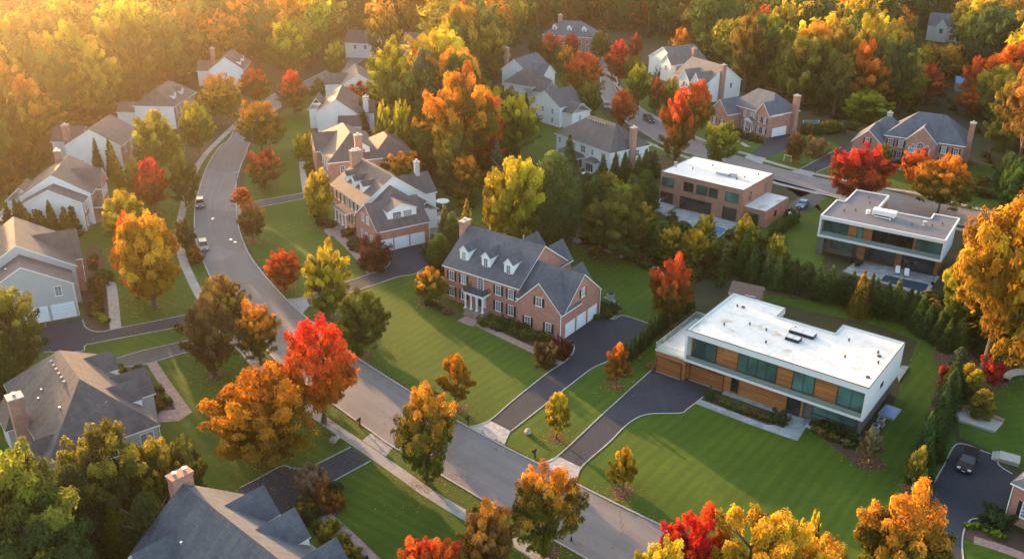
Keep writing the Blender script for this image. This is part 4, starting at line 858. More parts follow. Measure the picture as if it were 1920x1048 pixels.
# ---- 18 big brick house with white portico
h = House('large brick house with slate roof, arched window and two-storey white balustraded portico', (94.4,229.2), -31.0, ['brick_far'], 'shingle_slate')
h.box(0,0,18.4,12,0,6.4,0); h.hip(0,0,18.4,12,6.45,12.0,6.0,6.0)
h.box(5.2,-1.4,12.2,0,0,6.4,0,'v',9.9); h.gable(5.2,-1.4,12.2,4.5,6.4,9.9,'v'); h.box(-7,-4,.0,5,0,4.8,0,'v',7.9); h.gable(-7,-4,0,6,4.8,7.9,'v'); h.box(-4,3,2,11,0,5.5,0); h.hip(-5,3,3,11,5.6,9.4,3,3)
for u in (1.4,3.9,14.0,16.8): h.win('F',0,u,3.9,1.0,1.6,shut=True); h.win('F',0,u,1.0,1.0,1.7,shut=True)
h.win('F',-1.4,8.7,3.6,1.7,2.5,'arch')
for d in (-1.6,1.6): h.win('F',-1.4,8.7+d,3.7,.6,1.7)
h.porch('F',-1.4,8.7,4.8,1.9,2.9,z0=.7,cols=4,rail='trim_white',steps=4); h.door('F',-1.4,8.7,.7,1.5,2.3)
h.win('F',-4,-3.5,4.6,.9,1.4,shut=True); 
for u in (-5.2,-1.8): h.win('F',-4,u,1.0,.9,1.6,shut=True)
h.chimney(18.4,2.8,19.6,4.4,0,11.6); h.chimney(-1.6,7,-.4,8,8,10.5,'stone'); h.win('R',18.4,8,3.9,1,1.5); h.win('R',18.4,8,1,1,1.5); h.done()

# ---- 19 - 25 far houses
h = House('far brick house with three white dormers at the end of the side road', (11.2,369), -20, ['brick_far'], 'shingle_slate')
h.box(0,0,20,11,0,6.4,0); h.hip(0,0,20,11,6.45,11.4,6,6)
for u in (4,10,16): h.dormer('F',1.8,u,7.9,1.8,1.5,.9,.8); 
for u in (2,5,8,12,15,18): h.win('F',0,u,3.9,1.1,1.6); h.win('F',0,u,.9,1.1,1.8)
h.chimney(4,6,5.4,7.4,8,13.2); h.done()
h = House('far white house with slate gable roof left of the side road', (-4,308), -32, ['siding_white'], 'shingle_slate')
h.box(0,0,9.5,14,0,5.6,0,'v',9.2); h.gable(0,0,9.5,14,5.6,9.2,'v'); h.box(9.5,2,14.5,10,0,4.4,0,'u',7.4); h.gable(8,2,14.5,10,4.4,7.4,'u'); h.chimney(-1,3,0,4.4,0,12); h.win('F',0,6,3.9,1,1.4); h.win('R',14.5,6,1,2,2); h.done()
h = House('white house with grey cross-gabled roof behind the orange tree', (-3,288), -38, ['siding_white'], 'shingle_grey')
h.box(0,0,11,10,0,5.6,0); h.hip(0,0,11,10,5.7,9.8,4,4); h.box(9,0,15.5,7,0,4.6,0); h.gable(8,0,15.5,7,4.6,7.2,'u'); h.done()
h = House('white gabled house with grey roof just above the tall white hipped house', (4.6,266), -50, ['siding_white'], 'shingle_grey')
h.box(0,0,13,10,0,5.8,{'*':0},'v',9.2); h.gable(0,0,13,10,5.8,9.2,'v'); h.box(12,1,17,8,0,4.6,0); h.gable(10,1,17,8,4.6,7.0,'u')
for u in (3.4,5.8,10): h.win('F',0,u,3.4,.8,1.4); h.win('F',0,u,.9,.8,1.4)
h.win('R',17,4,2.4,.8,1.4); h.done()
h = House('white gable house with thin brick chimney right of the side road, the farther of two', (47.6,330), -63, ['siding_white'], 'shingle_mid')
h.box(0,0,16,13,0,6.0,0,'v',10.4); h.gable(0,0,16,13,6,10.4,'v'); h.box(10,-2,16,4,0,6,0,'v',9); h.gable(10,-2,16,4,6,9,'v'); h.chimney(16,6,17.1,7.2,0,11.2); h.win('R',16,3.5,3.8,1,1.5); h.win('R',16,9,1.2,1.6,1.5); h.win('F',-2,13,3.8,1,1.5); h.done()
h = House('nearer white house with pale brown roof and brick chimney beside the side road', (51.8,300.5), -60, ['siding_white','brick_far'], 'shingle_mid')
h.box(0,0,16,14,0,6.0,{'F':1,'*':0},'u',10.8); h.gable(0,0,16,14,6,10.8,'u'); h.box(5,-2,10,4,0,6,0,'v',9); h.gable(5,-2,10,4,6,9,'v'); h.box(11,-2,15,4,0,6,0,'v',9); h.gable(11,-2,15,4,6,9,'v'); h.chimney(16,5,17.2,6.3,0,11.6); h.win('R',16,10,3.8,1,1.5); h.win('F',-2,7.5,3.8,1,1.5); h.win('F',-2,13,3.8,1,1.5); h.done()
h = House('far white house with dark dormered roof inside the woods at the upper right', (175,402), -28, ['siding_white'], 'shingle_slate')
h.box(0,0,17,11,0,6.2,0,'u',10.6); h.gable(0,0,17,11,6.2,10.6,'u'); h.box(3,-2,8,3,0,6,0,'v',9); h.gable(3,-2,8,3,6,9,'v'); h.box(12,-2,17,3,0,6,0,'v',9); h.gable(12,-2,17,3,6,9,'v')
h.dormer('F',2,10,7.6,1.8,1.5,.9,.8); h.win('F',-2,5.5,3.6,1.4,1.8); h.win('F',-2,14.5,3.6,1.4,1.8); h.win('F',0,10,1,2,2); h.done()
h = House('pale house glimpsed between the trees beyond the road bend', tuple(U(648,108)), -10, ['siding_white'], 'shingle_grey')
h.box(0,0,12,9,0,5.6,0,'u',9.4); h.gable(0,0,12,9,5.6,9.4,'u'); h.win('F',0,4,3.4,1,1.4); h.win('F',0,8,3.4,1,1.4); h.done()
h = House('pale gable glimpsed under the red and yellow trees at the top centre', tuple(U(752,112)), -20, ['siding_white'], 'shingle_grey')
h.box(0,0,12,9,0,5.6,0,'u',9.4); h.gable(0,0,12,9,5.6,9.4,'u'); h.win('F',0,4,3.4,1,1.4); h.win('F',0,8,3.4,1,1.4); h.done()
# ---- 26 brick house cut by the right edge
p, ya, L_ = fr((1897,905),(1960,935),5.2)
h = House('brick house with slate roof and dark shutters cut off by the right edge', tuple(p), ya, ['brick'], 'shingle_slate')
h.box(0.3,.3,14,12,0,5.2,0); h.hip(0.3,.3,14,12,5.25,10,5.5,5.5); h.win('F',.3,2.4,1.4,1.4,1.9,shut=True); h.win('F',.3,7.4,1.4,1.4,1.9,shut=True); h.downpipe(.2,.2,.1,5.1); h.done()
# ---- garden shed
h = House('small garden shed with brown roof and white front between evergreens', (37.4,143.9), -28, ['wood_deck','siding_white'], 'shed_roof', cat='shed', name='garden_shed')
h.box(0,0,5.0,3.6,0,2.2,{'F':1,'*':0},'u',3.5); h.gable(0,0,5.0,3.6,2.2,3.5,'u',ov=.3,og=.2,t=.1); h.win('F',0,1.2,.8,.7,.9); h.door('F',0,3.6,.05,1.0,1.9,'door_white'); h.done()
h = House('blue-roofed outbuilding glimpsed deep in the right-hand woods', tuple(U(1790,172)), -20, ['siding_grey'], 'blue_plastic', cat='shed', name='outbuilding')
h.box(0,0,9,6,0,3,0); h.gable(0,0,9,6,3,4.4,'u',ov=.4,t=.12); h.door('F',0,4,.05,1.0,2.0,'door_white'); h.win('F',0,7,1,1,1); h.done()

# ---------------------------------------------------------------- trees
def crown(n, shape, seed, leaf):
    r = np.random.default_rng(seed)
    if shape == 'cone':
        nb = max(60, n//22); z = 1-r.random(nb)**.62; z = np.clip(z, 0.01, .985); th = r.random(nb)*6.283+z*40
        rad = .5*(1-z)**.8*(.78+.3*r.random(nb)); k = r.integers(0, nb, n); t = r.random(n)**.6
        cx = np.cos(th[k])*rad[k]*t; cy = np.sin(th[k])*rad[k]*t; cz = z[k]-.05*t*(1-z[k])-.0
        P = np.stack([cx,cy,cz],1)+r.normal(0,.016,(n,3))*[1.3,1.3,.8]; nrm = np.stack([np.cos(th[k]),np.sin(th[k]),np.full(n,.75)],1)+r.normal(0,.55,(n,3)); cl = r.random(nb)[k]
    elif shape == 'pine':
        nb = max(50, n//40); z = 1-r.random(nb)**.8; th = r.random(nb)*6.283; env = .5*np.clip(np.sin(np.pi*np.clip(.16+z*.84,0,1))**.6,0.1,1)*(1-.35*z); rad = env*(.45+.55*r.random(nb)**.5)
        C = np.stack([np.cos(th)*rad, np.sin(th)*rad, z], 1); k = r.integers(0, nb, n); d = r.normal(0,1,(n,3)); d /= np.linalg.norm(d,axis=1)[:,None]; d[:,2] *= .45
        P = C[k]+d*(.085+.04*r.random((n,1))); nrm = d*[1,1,2]+[0,0,.5]+r.normal(0,.4,(n,3)); cl = r.random(nb)[k]
    else:
        nb = {'oval': 150, 'round': 160, 'spread': 170, 'wild': 110, 'sap': 90, 'dome': 60, 'col': 130}[shape]
        th = r.random(nb)*6.283; c = r.random(nb)*2-1; s = np.sqrt(1-c*c); rr = (.35+.65*r.random(nb)**.45)
        C = np.stack([np.cos(th)*s, np.sin(th)*s, c],1)*rr[:,None]
        if shape == 'sap': prof = lambda z: .92-.40*z-.10*z*z
        elif shape == 'oval': prof = lambda z: np.where(z < 0, 1-.22*z*z*1.2, 1-.42*z**1.5)
        elif shape == 'spread': prof = lambda z: 1+0*z
        elif shape == 'dome': prof = lambda z: 1+0*z
        else: prof = lambda z: 1-.12*z
        C[:,0] *= prof(C[:,2]); C[:,1] *= prof(C[:,2]); br = {'wild': .15, 'sap': .15, 'dome': .2}.get(shape, .135)*(.6+.8*r.random(nb))
        lift = {'wild': .16, 'spread': .08}.get(shape, .05); C *= (1-br*.8)[:,None]; C += r.normal(0, lift*.5, C.shape)
        az = np.arctan2(C[:,1],C[:,0]); q_ = r.random(4)*6.28; lob = 1+.13*np.sin(2*az+q_[0]+2*C[:,2])+.10*np.sin(3*az+q_[1])+.08*np.sin(5*C[:,2]+q_[2]+az); C = C*lob[:,None]
        wgt = br**2*(1.0+.4*(C[:,2] > -.2)); k = r.choice(nb, n, p=wgt/wgt.sum()); d = r.normal(0,1,(n,3)); d /= np.linalg.norm(d,axis=1)[:,None]
        low = d[:,2] < -.25; d[low,2] *= -.6
        P = C[k]+d*br[k][:,None]*(.66+.36*r.random((n,1))+.30*(r.random((n,1))**5))*[1,1,.85]
        ax = C*[1,1,.6]+[0,0,.75]; ax /= np.linalg.norm(ax,axis=1)[:,None]; ax = ax[k]; P = P+ax*((d*ax).sum(1)*br[k]*.95)[:,None]
        nrm = d*1.0+P*.5+[0,0,.35]+r.normal(0,.42,(n,3)); cl = r.random(nb)[k]
        P = P*[.5,.5,.5]+[0,0,.5]
        if shape == 'dome': P[:,2] = np.abs(P[:,2]-.35)*1.45
    nrm /= np.linalg.norm(nrm,axis=1)[:,None]; a = np.cross(nrm, r.normal(0,1,(n,3))); a /= np.linalg.norm(a,axis=1)[:,None]; b = np.cross(nrm,a)
    if shape not in ('cone','pine','dome'):
        a = ax+r.normal(0,.45,(n,3)); a -= nrm*(a*nrm).sum(1)[:,None]; a /= np.linalg.norm(a,axis=1)[:,None]+1e-6; b = np.cross(nrm,a)*.6; a = a*1.55
    sz = leaf*(.55+.9*r.random((n,1)))*.5; V = np.stack([P-a*sz-b*sz*.75, P+a*sz-b*sz*.6, P+a*sz*.8+b*sz*.8, P-a*sz*.7+b*sz],1).reshape(-1,3)
    hg = np.clip(P[:,2]+(cl-.5)*.5+r.normal(0,.07,n),0,1); rn = np.clip(.6*cl+.4*r.random(n),0,1)
    return V, hg, rn
def facemesh(name, V, mat, **attrs):
    n = len(V)//4; me = bpy.data.meshes.new(name); me.vertices.add(4*n); me.vertices.foreach_set('co', V.astype(np.float32).ravel())
    me.loops.add(4*n); me.loops.foreach_set('vertex_index', np.arange(4*n, dtype=np.int32)); me.polygons.add(n); me.polygons.foreach_set('loop_start', np.arange(0,4*n,4,dtype=np.int32))
    me.materials.append(M[mat])
    for k, a in attrs.items():
        if a.ndim == 1: at = me.attributes.new(k, 'FLOAT', 'FACE'); at.data.foreach_set('value', a.astype(np.float32))
        else: at = me.attributes.new(k, 'FLOAT_COLOR', 'CORNER'); at.data.foreach_set('color', np.repeat(np.concatenate([a, np.ones((n,1))],1),4,axis=0).astype(np.float32).ravel())
    me.update(calc_edges=True); return me
LOD = {'L': (28000, .0225), 'M': (12000, .032), 'S': (4600, .048), 'T': (1300, .085)}
def crown_mesh(shape, lod, var):
    key = ('crown', shape, lod, var)
    if key not in CACHE:
        n, lf = LOD[lod]
        if shape in ('cone','pine'): lf *= .8; n = int(n*1.15)
        V, hg, rn = crown(n, shape, hash((shape == 'x', len(shape), var)) % 9999+var*17+{'L':1,'M':2,'S':3,'T':4}[lod], lf)
        CACHE[key] = facemesh('crown', V, 'leaves', hgt=hg, rnd=rn)
    return CACHE[key]
def trunk_mesh(var, pale=False, limbs=True):     # unit height; limbs reach into the crown
    key = ('trunk', var, pale, limbs)
    if key not in CACHE:
        r = random.Random(var+50); mb = MB(); p = Vector((0,0,-.02)); rad = .021; pts = [p]
        for i in range(5):
            q = p+Vector((r.uniform(-.012,.012), r.uniform(-.012,.012), .15)); mb.tube(p, q, rad*(1.5 if i == 0 else 1), rad*.84, n=8); p = q; rad *= .84; pts.append(p)
        if limbs:
            for i in range(9):
                b = pts[2+i % 4]; th = i*2.4+r.uniform(-.4,.4); q = b+Vector((math.cos(th)*r.uniform(.10,.17), math.sin(th)*r.uniform(.10,.17), r.uniform(.1,.2)))
                mb.tube(b, q, .010, .006, n=5); mb.tube(q, q+Vector((math.cos(th+.5)*.08, math.sin(th+.5)*.08, .1)), .006, .002, n=4); mb.tube(q, q+Vector((math.cos(th-.6)*.09, math.sin(th-.6)*.09, .06)), .005, .002, n=4)
        CACHE[key] = mb.mesh('trunk', ['bark_pale' if pale else 'bark'], uv=False)
    return CACHE[key]
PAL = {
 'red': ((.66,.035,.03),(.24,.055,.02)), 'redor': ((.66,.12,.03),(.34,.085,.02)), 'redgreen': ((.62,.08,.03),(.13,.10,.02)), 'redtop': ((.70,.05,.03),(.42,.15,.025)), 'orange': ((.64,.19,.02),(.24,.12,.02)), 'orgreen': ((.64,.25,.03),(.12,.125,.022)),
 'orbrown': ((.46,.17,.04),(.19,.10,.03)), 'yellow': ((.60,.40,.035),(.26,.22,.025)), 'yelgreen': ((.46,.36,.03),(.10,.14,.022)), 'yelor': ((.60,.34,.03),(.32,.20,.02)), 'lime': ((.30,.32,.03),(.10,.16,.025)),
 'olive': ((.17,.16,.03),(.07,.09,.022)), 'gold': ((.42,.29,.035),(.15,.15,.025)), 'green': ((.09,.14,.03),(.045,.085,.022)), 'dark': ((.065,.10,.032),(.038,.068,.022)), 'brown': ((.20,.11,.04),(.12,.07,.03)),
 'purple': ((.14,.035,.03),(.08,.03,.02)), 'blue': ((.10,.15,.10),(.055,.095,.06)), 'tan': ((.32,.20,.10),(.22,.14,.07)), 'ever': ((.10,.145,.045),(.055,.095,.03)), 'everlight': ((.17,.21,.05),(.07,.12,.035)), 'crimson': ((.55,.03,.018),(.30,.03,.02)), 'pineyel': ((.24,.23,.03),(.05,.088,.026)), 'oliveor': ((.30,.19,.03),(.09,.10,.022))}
TREES = []
def hsolve(X, Y, yt):
    lo, hi = .3, 60.
    for _ in range(40):
        m = (lo+hi)/2
        if PX(X, Y, m)[1] > yt: lo = m
        else: hi = m
    return lo
def put_tree(X, Y, hgt, wid, shape, pal, label, cat, group=None, lod=None, name=None, trunk=True, pale=False, cb=None, var=None, kind=None):
    rn = random.Random(int(X*31+Y*77)); var = rn.randrange(3) if var is None else var
    ppm = CF/(Y*math.cos(CP)+CH_*math.sin(CP))*.533; wp = wid*ppm
    if lod is None: lod = 'L' if max(wp, hgt*ppm*.8) > 52 else 'M' if max(wp, hgt*ppm*.8) > 27 else 'S' if wp > 9 else 'T'
    name = name or {'cone': 'conifer', 'pine': 'pine_tree', 'dome': 'shrub'}.get(shape, 'tree')
    top, low = PAL[pal]; j = [rn.uniform(.86,1.14) for _ in range(3)]; top = tuple(min(1,a*b) for a, b in zip(top, j)); low = tuple(min(1,a*b) for a, b in zip(low, j))
    cb = {'cone': .02, 'dome': 0, 'sap': .14, 'oval': .04, 'round': .06, 'spread': .03, 'wild': .10, 'pine': .06, 'col': .02}[shape] if cb is None else cb
    me = crown_mesh(shape, lod, var)
    if shape == 'dome' or not trunk:
        o = link(name, me, None, (X,Y,0), rn.uniform(0,6.28)); o.scale = (wid, wid, hgt); c = o
        if shape != 'dome': pass
    else:
        o = empty(name, (X,Y,0), rn.uniform(0,6.28))
        c = link('crown', me, o, (0,0,hgt*cb)); c.scale = (wid, wid, hgt*(1-cb))
        t = link('trunk', trunk_mesh(var, pale, shape not in ('cone','col')), o); k = (.55 if shape in ('cone','col','sap') else .8); t.scale = (hgt*k*1.1+.5, hgt*k*1.1+.5, hgt*(.95 if shape != 'cone' else .9))
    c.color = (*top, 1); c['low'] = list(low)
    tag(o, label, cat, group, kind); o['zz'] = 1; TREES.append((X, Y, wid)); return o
def T(x, yt, yb, w, shape, pal, label, group=None, cat=None, ring=0, **k):
    p = U(x, yb); h_ = hsolve(p.x, p.y, yt); ppm = CF/(p.y*math.cos(CP)+(CH_-h_*.5)*math.sin(CP)); wid = w/ppm*{'cone': 1.0, 'dome': 1.0, 'sap': 1.02}.get(shape, 1.03)
    o = put_tree(p.x, p.y, h_, wid, shape, pal, label, cat or ('shrub' if shape == 'dome' else 'tree'), group, **k)
    if ring:
        pts = [p+Vector((math.cos(a*.628)*ring*(1+.08*math.sin(a*2.2)), math.sin(a*.628)*ring)) for a in range(10)]; sheet('mulch_ring', pts, .02, 'mulch', sm=True)
    return o
for a in [
 # along the main road, near to far
 (607,604,792,126,'round','redtop','big maple with blazing red top, orange below, at the main road kerb'),
 (500,708,872,192,'spread','orange','widest orange tree, spreading low over the lawn left of the main road'),
 (801,732,903,122,'oval','orgreen','tall oval tree, orange above and green below, in the verge beside the concrete apron'),
 (403,562,706,94,'oval','brown','dark olive-brown tree on the lawn between the two left driveways and the pavement'),
 (427,520,628,84,'round','oliveor','olive tree with orange tinge at the end of the long left driveway'),
 (490,570,684,80,'round','orgreen','green tree with orange crown top in the verge at the left driveway mouth'),
 (289,404,578,128,'oval','yelor','large golden-orange tree on the lawn in front of the grey-sided house'),
 (258,408,560,60,'oval','redor','narrow red-orange tree just left of the large golden-orange one'),
 (243,361,468,86,'round','yellow','rounded yellow tree in front of the house with white rear deck'),
 (291,301,400,66,'oval','red','dusky red tree above the yellow tree, left of the curving pavement'),
 (258,300,372,34,'col','gold','slim golden tree touching the dusky red tree on its left'),
 (302,211,330,88,'round','gold','gold and olive tree between the brick house with dormers and the road'),
 (374,189,290,66,'oval','yelgreen','pointed yellow-green tree left of the pavement at the road bend'),
 (350,290,388,56,'oval','olive','olive tree hiding the pavement halfway up the left side'),
 (352,411,476,40,'round','olive','small dark olive tree beside the pavement near the silver parked car'),
 (367,452,492,30,'dome','orbrown','russet bush at the kerb beside the silver parked car'),
 (491,187,284,88,'oval','orgreen','orange-crowned tree on the inside of the road bend'),
 (481,126,196,60,'oval','redgreen','red-topped tree above the road bend, left of its twin'),
 (553,135,216,62,'oval','redgreen','red-topped tree above the road bend, right of its twin'),
 (416,141,232,84,'round','orgreen','broad orange and olive tree beside the far white dormered house'),
 (497,282,352,64,'round','redgreen','rounded orange-green tree on the first lawn right of the road'),
 (457,349,402,40,'sap','redor','small scarlet tree at the kerb by the upper driveway'),
 (475,382,452,52,'round','brown','brown-orange tree on the lawn just below the upper driveway'),
 (536,470,543,58,'spread','redor','low spreading russet tree in the middle of the striped lawn'),
 (617,465,598,86,'oval','yelgreen','dense oval tree with golden top beside the middle driveway'),
 (680,551,668,88,'round','olive','grey-green tree at the kerb of the centre lawn, right of the golden-topped oval one'),
 (855,670,768,70,'sap','orange','small orange tree in a mulch ring near the driveway mouth of the centre house'),
 (1043,738,822,52,'sap','yellow','small yellow tree in a mulch ring between the two right driveways'),
 (1155,647,725,50,'sap','orange','small orange tree in a mulch ring beside the row of arborvitae'),
 (1167,838,922,52,'sap','yelor','small amber tree in a mulch ring on the big lawn below the white modern house'),
 (1022,884,1032,126,'round','orgreen','orange-topped tree on the verge at the bottom centre'),
 (916,944,1085,112,'oval','orbrown','thin russet-orange tree at the bottom, left of the verge tree'),
 (800,1014,1150,130,'round','redor','red and orange crown rising from the bottom edge'),
 (1290,964,1150,118,'round','crimson','bright crimson crown at the bottom edge'),
 (1236,1010,1180,110,'round','yellow','golden crown at the bottom edge, left of the crimson one'),
 (1395,962,1190,180,'wild','yelor','largest golden crown at the bottom edge, right of the crimson one'),
 (1505,1005,1180,130,'wild','yelor','low golden crown at the bottom edge, between the largest golden crown and the green-orange tree'),
 (1500,960,1120,44,'col','yelgreen','slender yellow-green tree at the bottom edge behind the golden crowns'),
 (1672,928,1130,170,'round','orgreen','round orange and green tree at the bottom edge left of the long driveway'),
 (1628,808,866,46,'sap','tan','small tan birch beside the corner of the white modern house'),
 (1710,842,915,46,'sap','gold','small gold-green tree with white trunk before the conifers'),
 (1255,487,612,80,'round','redgreen','vivid red tree between the centre back lawn and the evergreens'),
 (806,505,568,62,'round','orgreen','orange tree at the left corner of the centre brick house'),
 (600,320,415,56,'col','yellow','bright yellow tree at the left end of the brick house with three garage doors'),
 # around the side road
 (1607,270,388,102,'round','red','big red maple right of the side road, in front of the brick house with portico'),
 (1757,294,402,106,'round','orgreen','big orange maple right of the big red one'),
 (1715,280,345,60,'round','redor','red-brown tree behind the big orange maple'),
 (1650,268,312,30,'col','gold','thin golden tree behind the big red maple'),
 (1264,183,306,68,'oval','redgreen','tall red maple at the side-road kerb beside the dark parked car'),
 (1300,149,262,70,'oval','redgreen','red maple directly behind the tall kerbside one'),
 (1346,228,312,66,'round','lime','yellow-green tree above the brown brick flat-roofed house'),
 (1165,168,242,54,'oval','redor','orange-red tree left of the side road, above the tall white hipped house'),
 (1092,101,192,74,'round','redgreen','wide red tree at the far left kerb of the side road'),
 (1103,156,226,52,'oval','olive','dark olive tree below the wide red tree'),
 (1196,123,202,52,'oval','yelgreen','yellow-topped green tree right of the side road'),
 (1188,101,175,40,'oval','olive','olive tree behind the yellow-topped green tree at the side road'),
 (1160,79,162,52,'oval','red','deep red tree at the right kerb of the far side road'),
 (1190,64,116,26,'oval','crimson','small crimson tree farthest along the right of the side road'),
 (1228,148,212,34,'oval','redgreen','dusky red tree left of the orange-yellow one by the white gables'),
 (1255,146,214,40,'oval','gold','golden tree in front of the nearer white gable house'),
 (1071,61,112,32,'oval','crimson','dark red tree in front of the far brick house, the right one'),
 (1031,61,128,40,'oval','redgreen','red and olive tree in front of the far brick house, the left one'),
 (1060,89,150,40,'oval','orgreen','orange-olive tree between the wide red tree and the far brick house'),
 (1045,84,132,30,'oval','olive','olive tree tucked between the two reddish trees of the far brick house'),
 (1125,60,114,38,'oval','olive','round olive tree at the end of the side road'),
 (1003,60,116,32,'oval','dark','dark green tree left of the far brick house'),
 (1272,56,130,44,'oval','orgreen','rust-coloured tree behind the farther white gable house'),
 # centre woods
 (870,134,345,128,'wild','orgreen','great orange-and-gold tree in the middle woods above the centre house'),
 (900,170,330,80,'wild','redor','rust-coloured tree at the right flank of the great orange-and-gold tree'),
 (825,50,225,120,'wild','yellow','brilliant yellow tree in the middle woods'),
 (738,80,240,86,'wild','yelgreen','yellow-green tree left of the brilliant yellow one'),
 (800,96,262,70,'pine','blue','dull green pine between the yellow trees of the middle woods'),
 (722,195,300,32,'col','yelgreen','left column-shaped tree of the pair behind the brick hipped house'),
 (757,192,300,36,'col','yelgreen','right column-shaped tree of the pair behind the brick hipped house'),
 (803,200,285,28,'col','orange','slim orange tree right of the two column-shaped trees'),
 (846,220,350,60,'wild','gold','golden tree at the foot of the great orange-and-gold tree'),
 (630,82,152,42,'oval','yelgreen','pointed yellow-green tree at the far bend of the main road'),
 (545,40,152,74,'wild','yelgreen','large yellow-topped tree above the two red-topped trees'),
 (604,150,186,42,'round','olive','small olive tree below the far bend of the main road'),
 (672,152,196,46,'round','redor','maroon tree behind the white gable with the tall chimney'),
 (570,242,296,40,'dome','yellow','yellow bush on the lawn beside the brick hipped house'),
 (960,290,470,104,'wild','yellow','tall bright yellow tree above the roof of the centre house'),
 (935,330,470,70,'wild','yelor','amber tree in front of the tall bright yellow one'),
 (1035,288,455,104,'pine','everlight','broad green pine right of the tall bright yellow tree'),
 (985,390,470,70,'pine','olive','olive pine at the back corner of the centre lawn'),
 (1153,370,482,112,'round','olive','large olive-green tree at the edge of the centre back lawn'),
 (975,178,300,74,'wild','yelgreen','dark yellow-green tree left of the white gabled house'),
 (930,262,340,50,'cone','blue','blue-green spruce in the middle woods'), (912,235,330,44,'pine','olive','olive pine left of the blue-green spruce'),
 (760,285,352,70,'round','orgreen','orange-green tree beside the chimney of the brick house with three garage doors'),
 (700,278,330,44,'round','gold','golden tree behind the roof ridge of the brick house with three garage doors'),
 (868,275,345,36,'wild','red','faded red tree inside the middle woods'),
 (876,376,470,50,'cone','gold','gold-tipped conifer left of the brick chimney of the centre house'),
 (835,385,470,46,'cone','everlight','light green conifer beside the right garage of the three-door house'),
 (825,440,510,52,'pine','green','rounded green pine at the left end of the centre house'),
 (850,400,480,40,'pine','everlight','soft green pine behind the brick chimney of the centre house'),
 # right side
 (1842,362,706,176,'wild','yelor','great golden tree with bare leaning trunk at the right'),
 (1905,372,640,150,'wild','yellow','yellow tree filling the right edge beside the great golden tree'),
 (1790,470,640,90,'wild','yelgreen','golden-green tree left of the great golden trunk'),
 (1903,122,335,90,'wild','orbrown','tall orange tree with bare leaning trunk at the right edge'),
 (1621,168,230,86,'round','lime','rounded lime-green tree behind the brick house with portico'),
 (1857,662,712,44,'dome','crimson','scarlet bush right of the great golden trunk'),
 (1778,680,720,38,'dome','red','small dull red bush left of the great golden trunk'),
 (1905,300,400,80,'round','green','mid-green tree at the right edge below the leaning orange tree'),
 (1608,508,592,50,'cone','gold','yellowed conifer in the evergreen row behind the white modern house'),
 (1320,400,470,34,'round','yellow','yellow-topped tree left of the small pool'),
 (1392,404,485,44,'round','yelgreen','yellow-topped tree right of the small pool'),
 (1450,440,520,40,'round','gold','golden tree before the lawn of the dark-roofed modern house'),
 (1488,250,305,40,'round','brown','brown tree between the two far driveways'), (1530,252,290,50,'dome','tan','tan shrubs-like low tree behind the brown one'),
 # bottom left
 (75,850,1150,235,'wild','pineyel','huge pine with yellowed top at the bottom left corner'),
 (-10,860,1140,150,'wild','pineyel','yellow-green pine cut by the left edge'),
 (30,548,712,128,'wild','pineyel','dark green pine with yellow tips at the left edge'),
 (-20,600,760,120,'pine','green','green pine cut by the left edge above the big hipped house'),
 (228,804,1010,150,'wild','pineyel','green tree with golden tips between the two lower-left roofs'),
 (300,828,985,90,'wild','oliveor','darker olive tree touching the gold-tipped green tree on its right'),
 (355,826,960,86,'round','olive','dull olive tree above the brick chimney of the bottom house'),
 (165,880,1060,120,'pine','dark','dark pine between the bottom-left pine and the gold-tipped tree'),
 (300,930,1090,100,'pine','dark','dark pine left of the brick chimney of the bottom house'),
 (588,870,942,60,'round','tan','sparse rust-brown tree beside the lower driveway'),
 (612,900,955,36,'dome','orbrown','russet shrub beside the lower driveway')]:
    x, yt, yb, w_, s_, p_, lb = a
    T(x, yt, yb, w_, s_, p_, lb, ring={'855': 1.3, '1043': 1.1, '1155': 1.1, '1167': 1.4, '536': 1.1, '680': 1.5, '403': 1.3, '617': 1.4, '497': 1.2, '1710': 1.3, '1628': 1.8, '475': 1.2, '1022': 1.6}.get(str(x), 0), pale=x in (1628, 1710), cb={1838: .14, 1903: .36, 800: .02}.get(x), cat='tree')
# named rows of evergreens
def row(pts, n, hh, wd, shape, pal, label, group, jit=.5, name=None, cat='conifer', trunk=True):
    P = G(*pts); Ls = [0]
    for i in range(1, len(P)): Ls.append(Ls[-1]+(P[i]-P[i-1]).length)
    for i in range(n):
        s = Ls[-1]*i/max(1, n-1); k = max(j for j in range(len(P)) if Ls[j] <= s+1e-6); k = min(k, len(P)-2); p = P[k].lerp(P[k+1], (s-Ls[k])/(Ls[k+1]-Ls[k]))
        rr = random.Random(i*7+int(P[0].x)); pl = pal[rr.randrange(len(pal))] if isinstance(pal, list) else pal
        put_tree(p.x+rr.uniform(-jit,jit), p.y+rr.uniform(-jit,jit), hh*rr.uniform(.82,1.15), wd*rr.uniform(.85,1.15), shape, pl, label, cat, group, name=name, trunk=trunk)
row([(1172,684),(1196,664),(1218,640),(1250,612),(1290,584),(1296,576)], 17, 4.2, 1.5, 'cone','ever','dark green arborvitae in the tight row beside the white modern house','arborvitae row beside the white modern house',.12,'arborvitae','arborvitae')
row([(1440,455),(1462,440),(1494,418)], 12, 3.2, 1.3, 'cone','ever','dark arborvitae in the short clipped row before the dark-roofed modern house','arborvitae row before the dark-roofed modern house',.1,'arborvitae','arborvitae')
row([(1415,530),(1470,545),(1530,560),(1590,575),(1650,590),(1700,606),(1760,640),(1790,660)], 24, 6.3, 3.9, 'cone',['ever','ever','dark','everlight'],'tall evergreen in the row between the white modern house and the pool patio','evergreens behind the white modern house',.9)
row([(1420,512),(1480,530),(1540,560),(1610,582),(1680,598),(1745,622)], 10, 4.8, 4.8, 'pine',['ever','dark','green'],'bushy dark pine behind the row of evergreens, screening the pool patio','pines screening the pool patio',1.2,cat='pine')
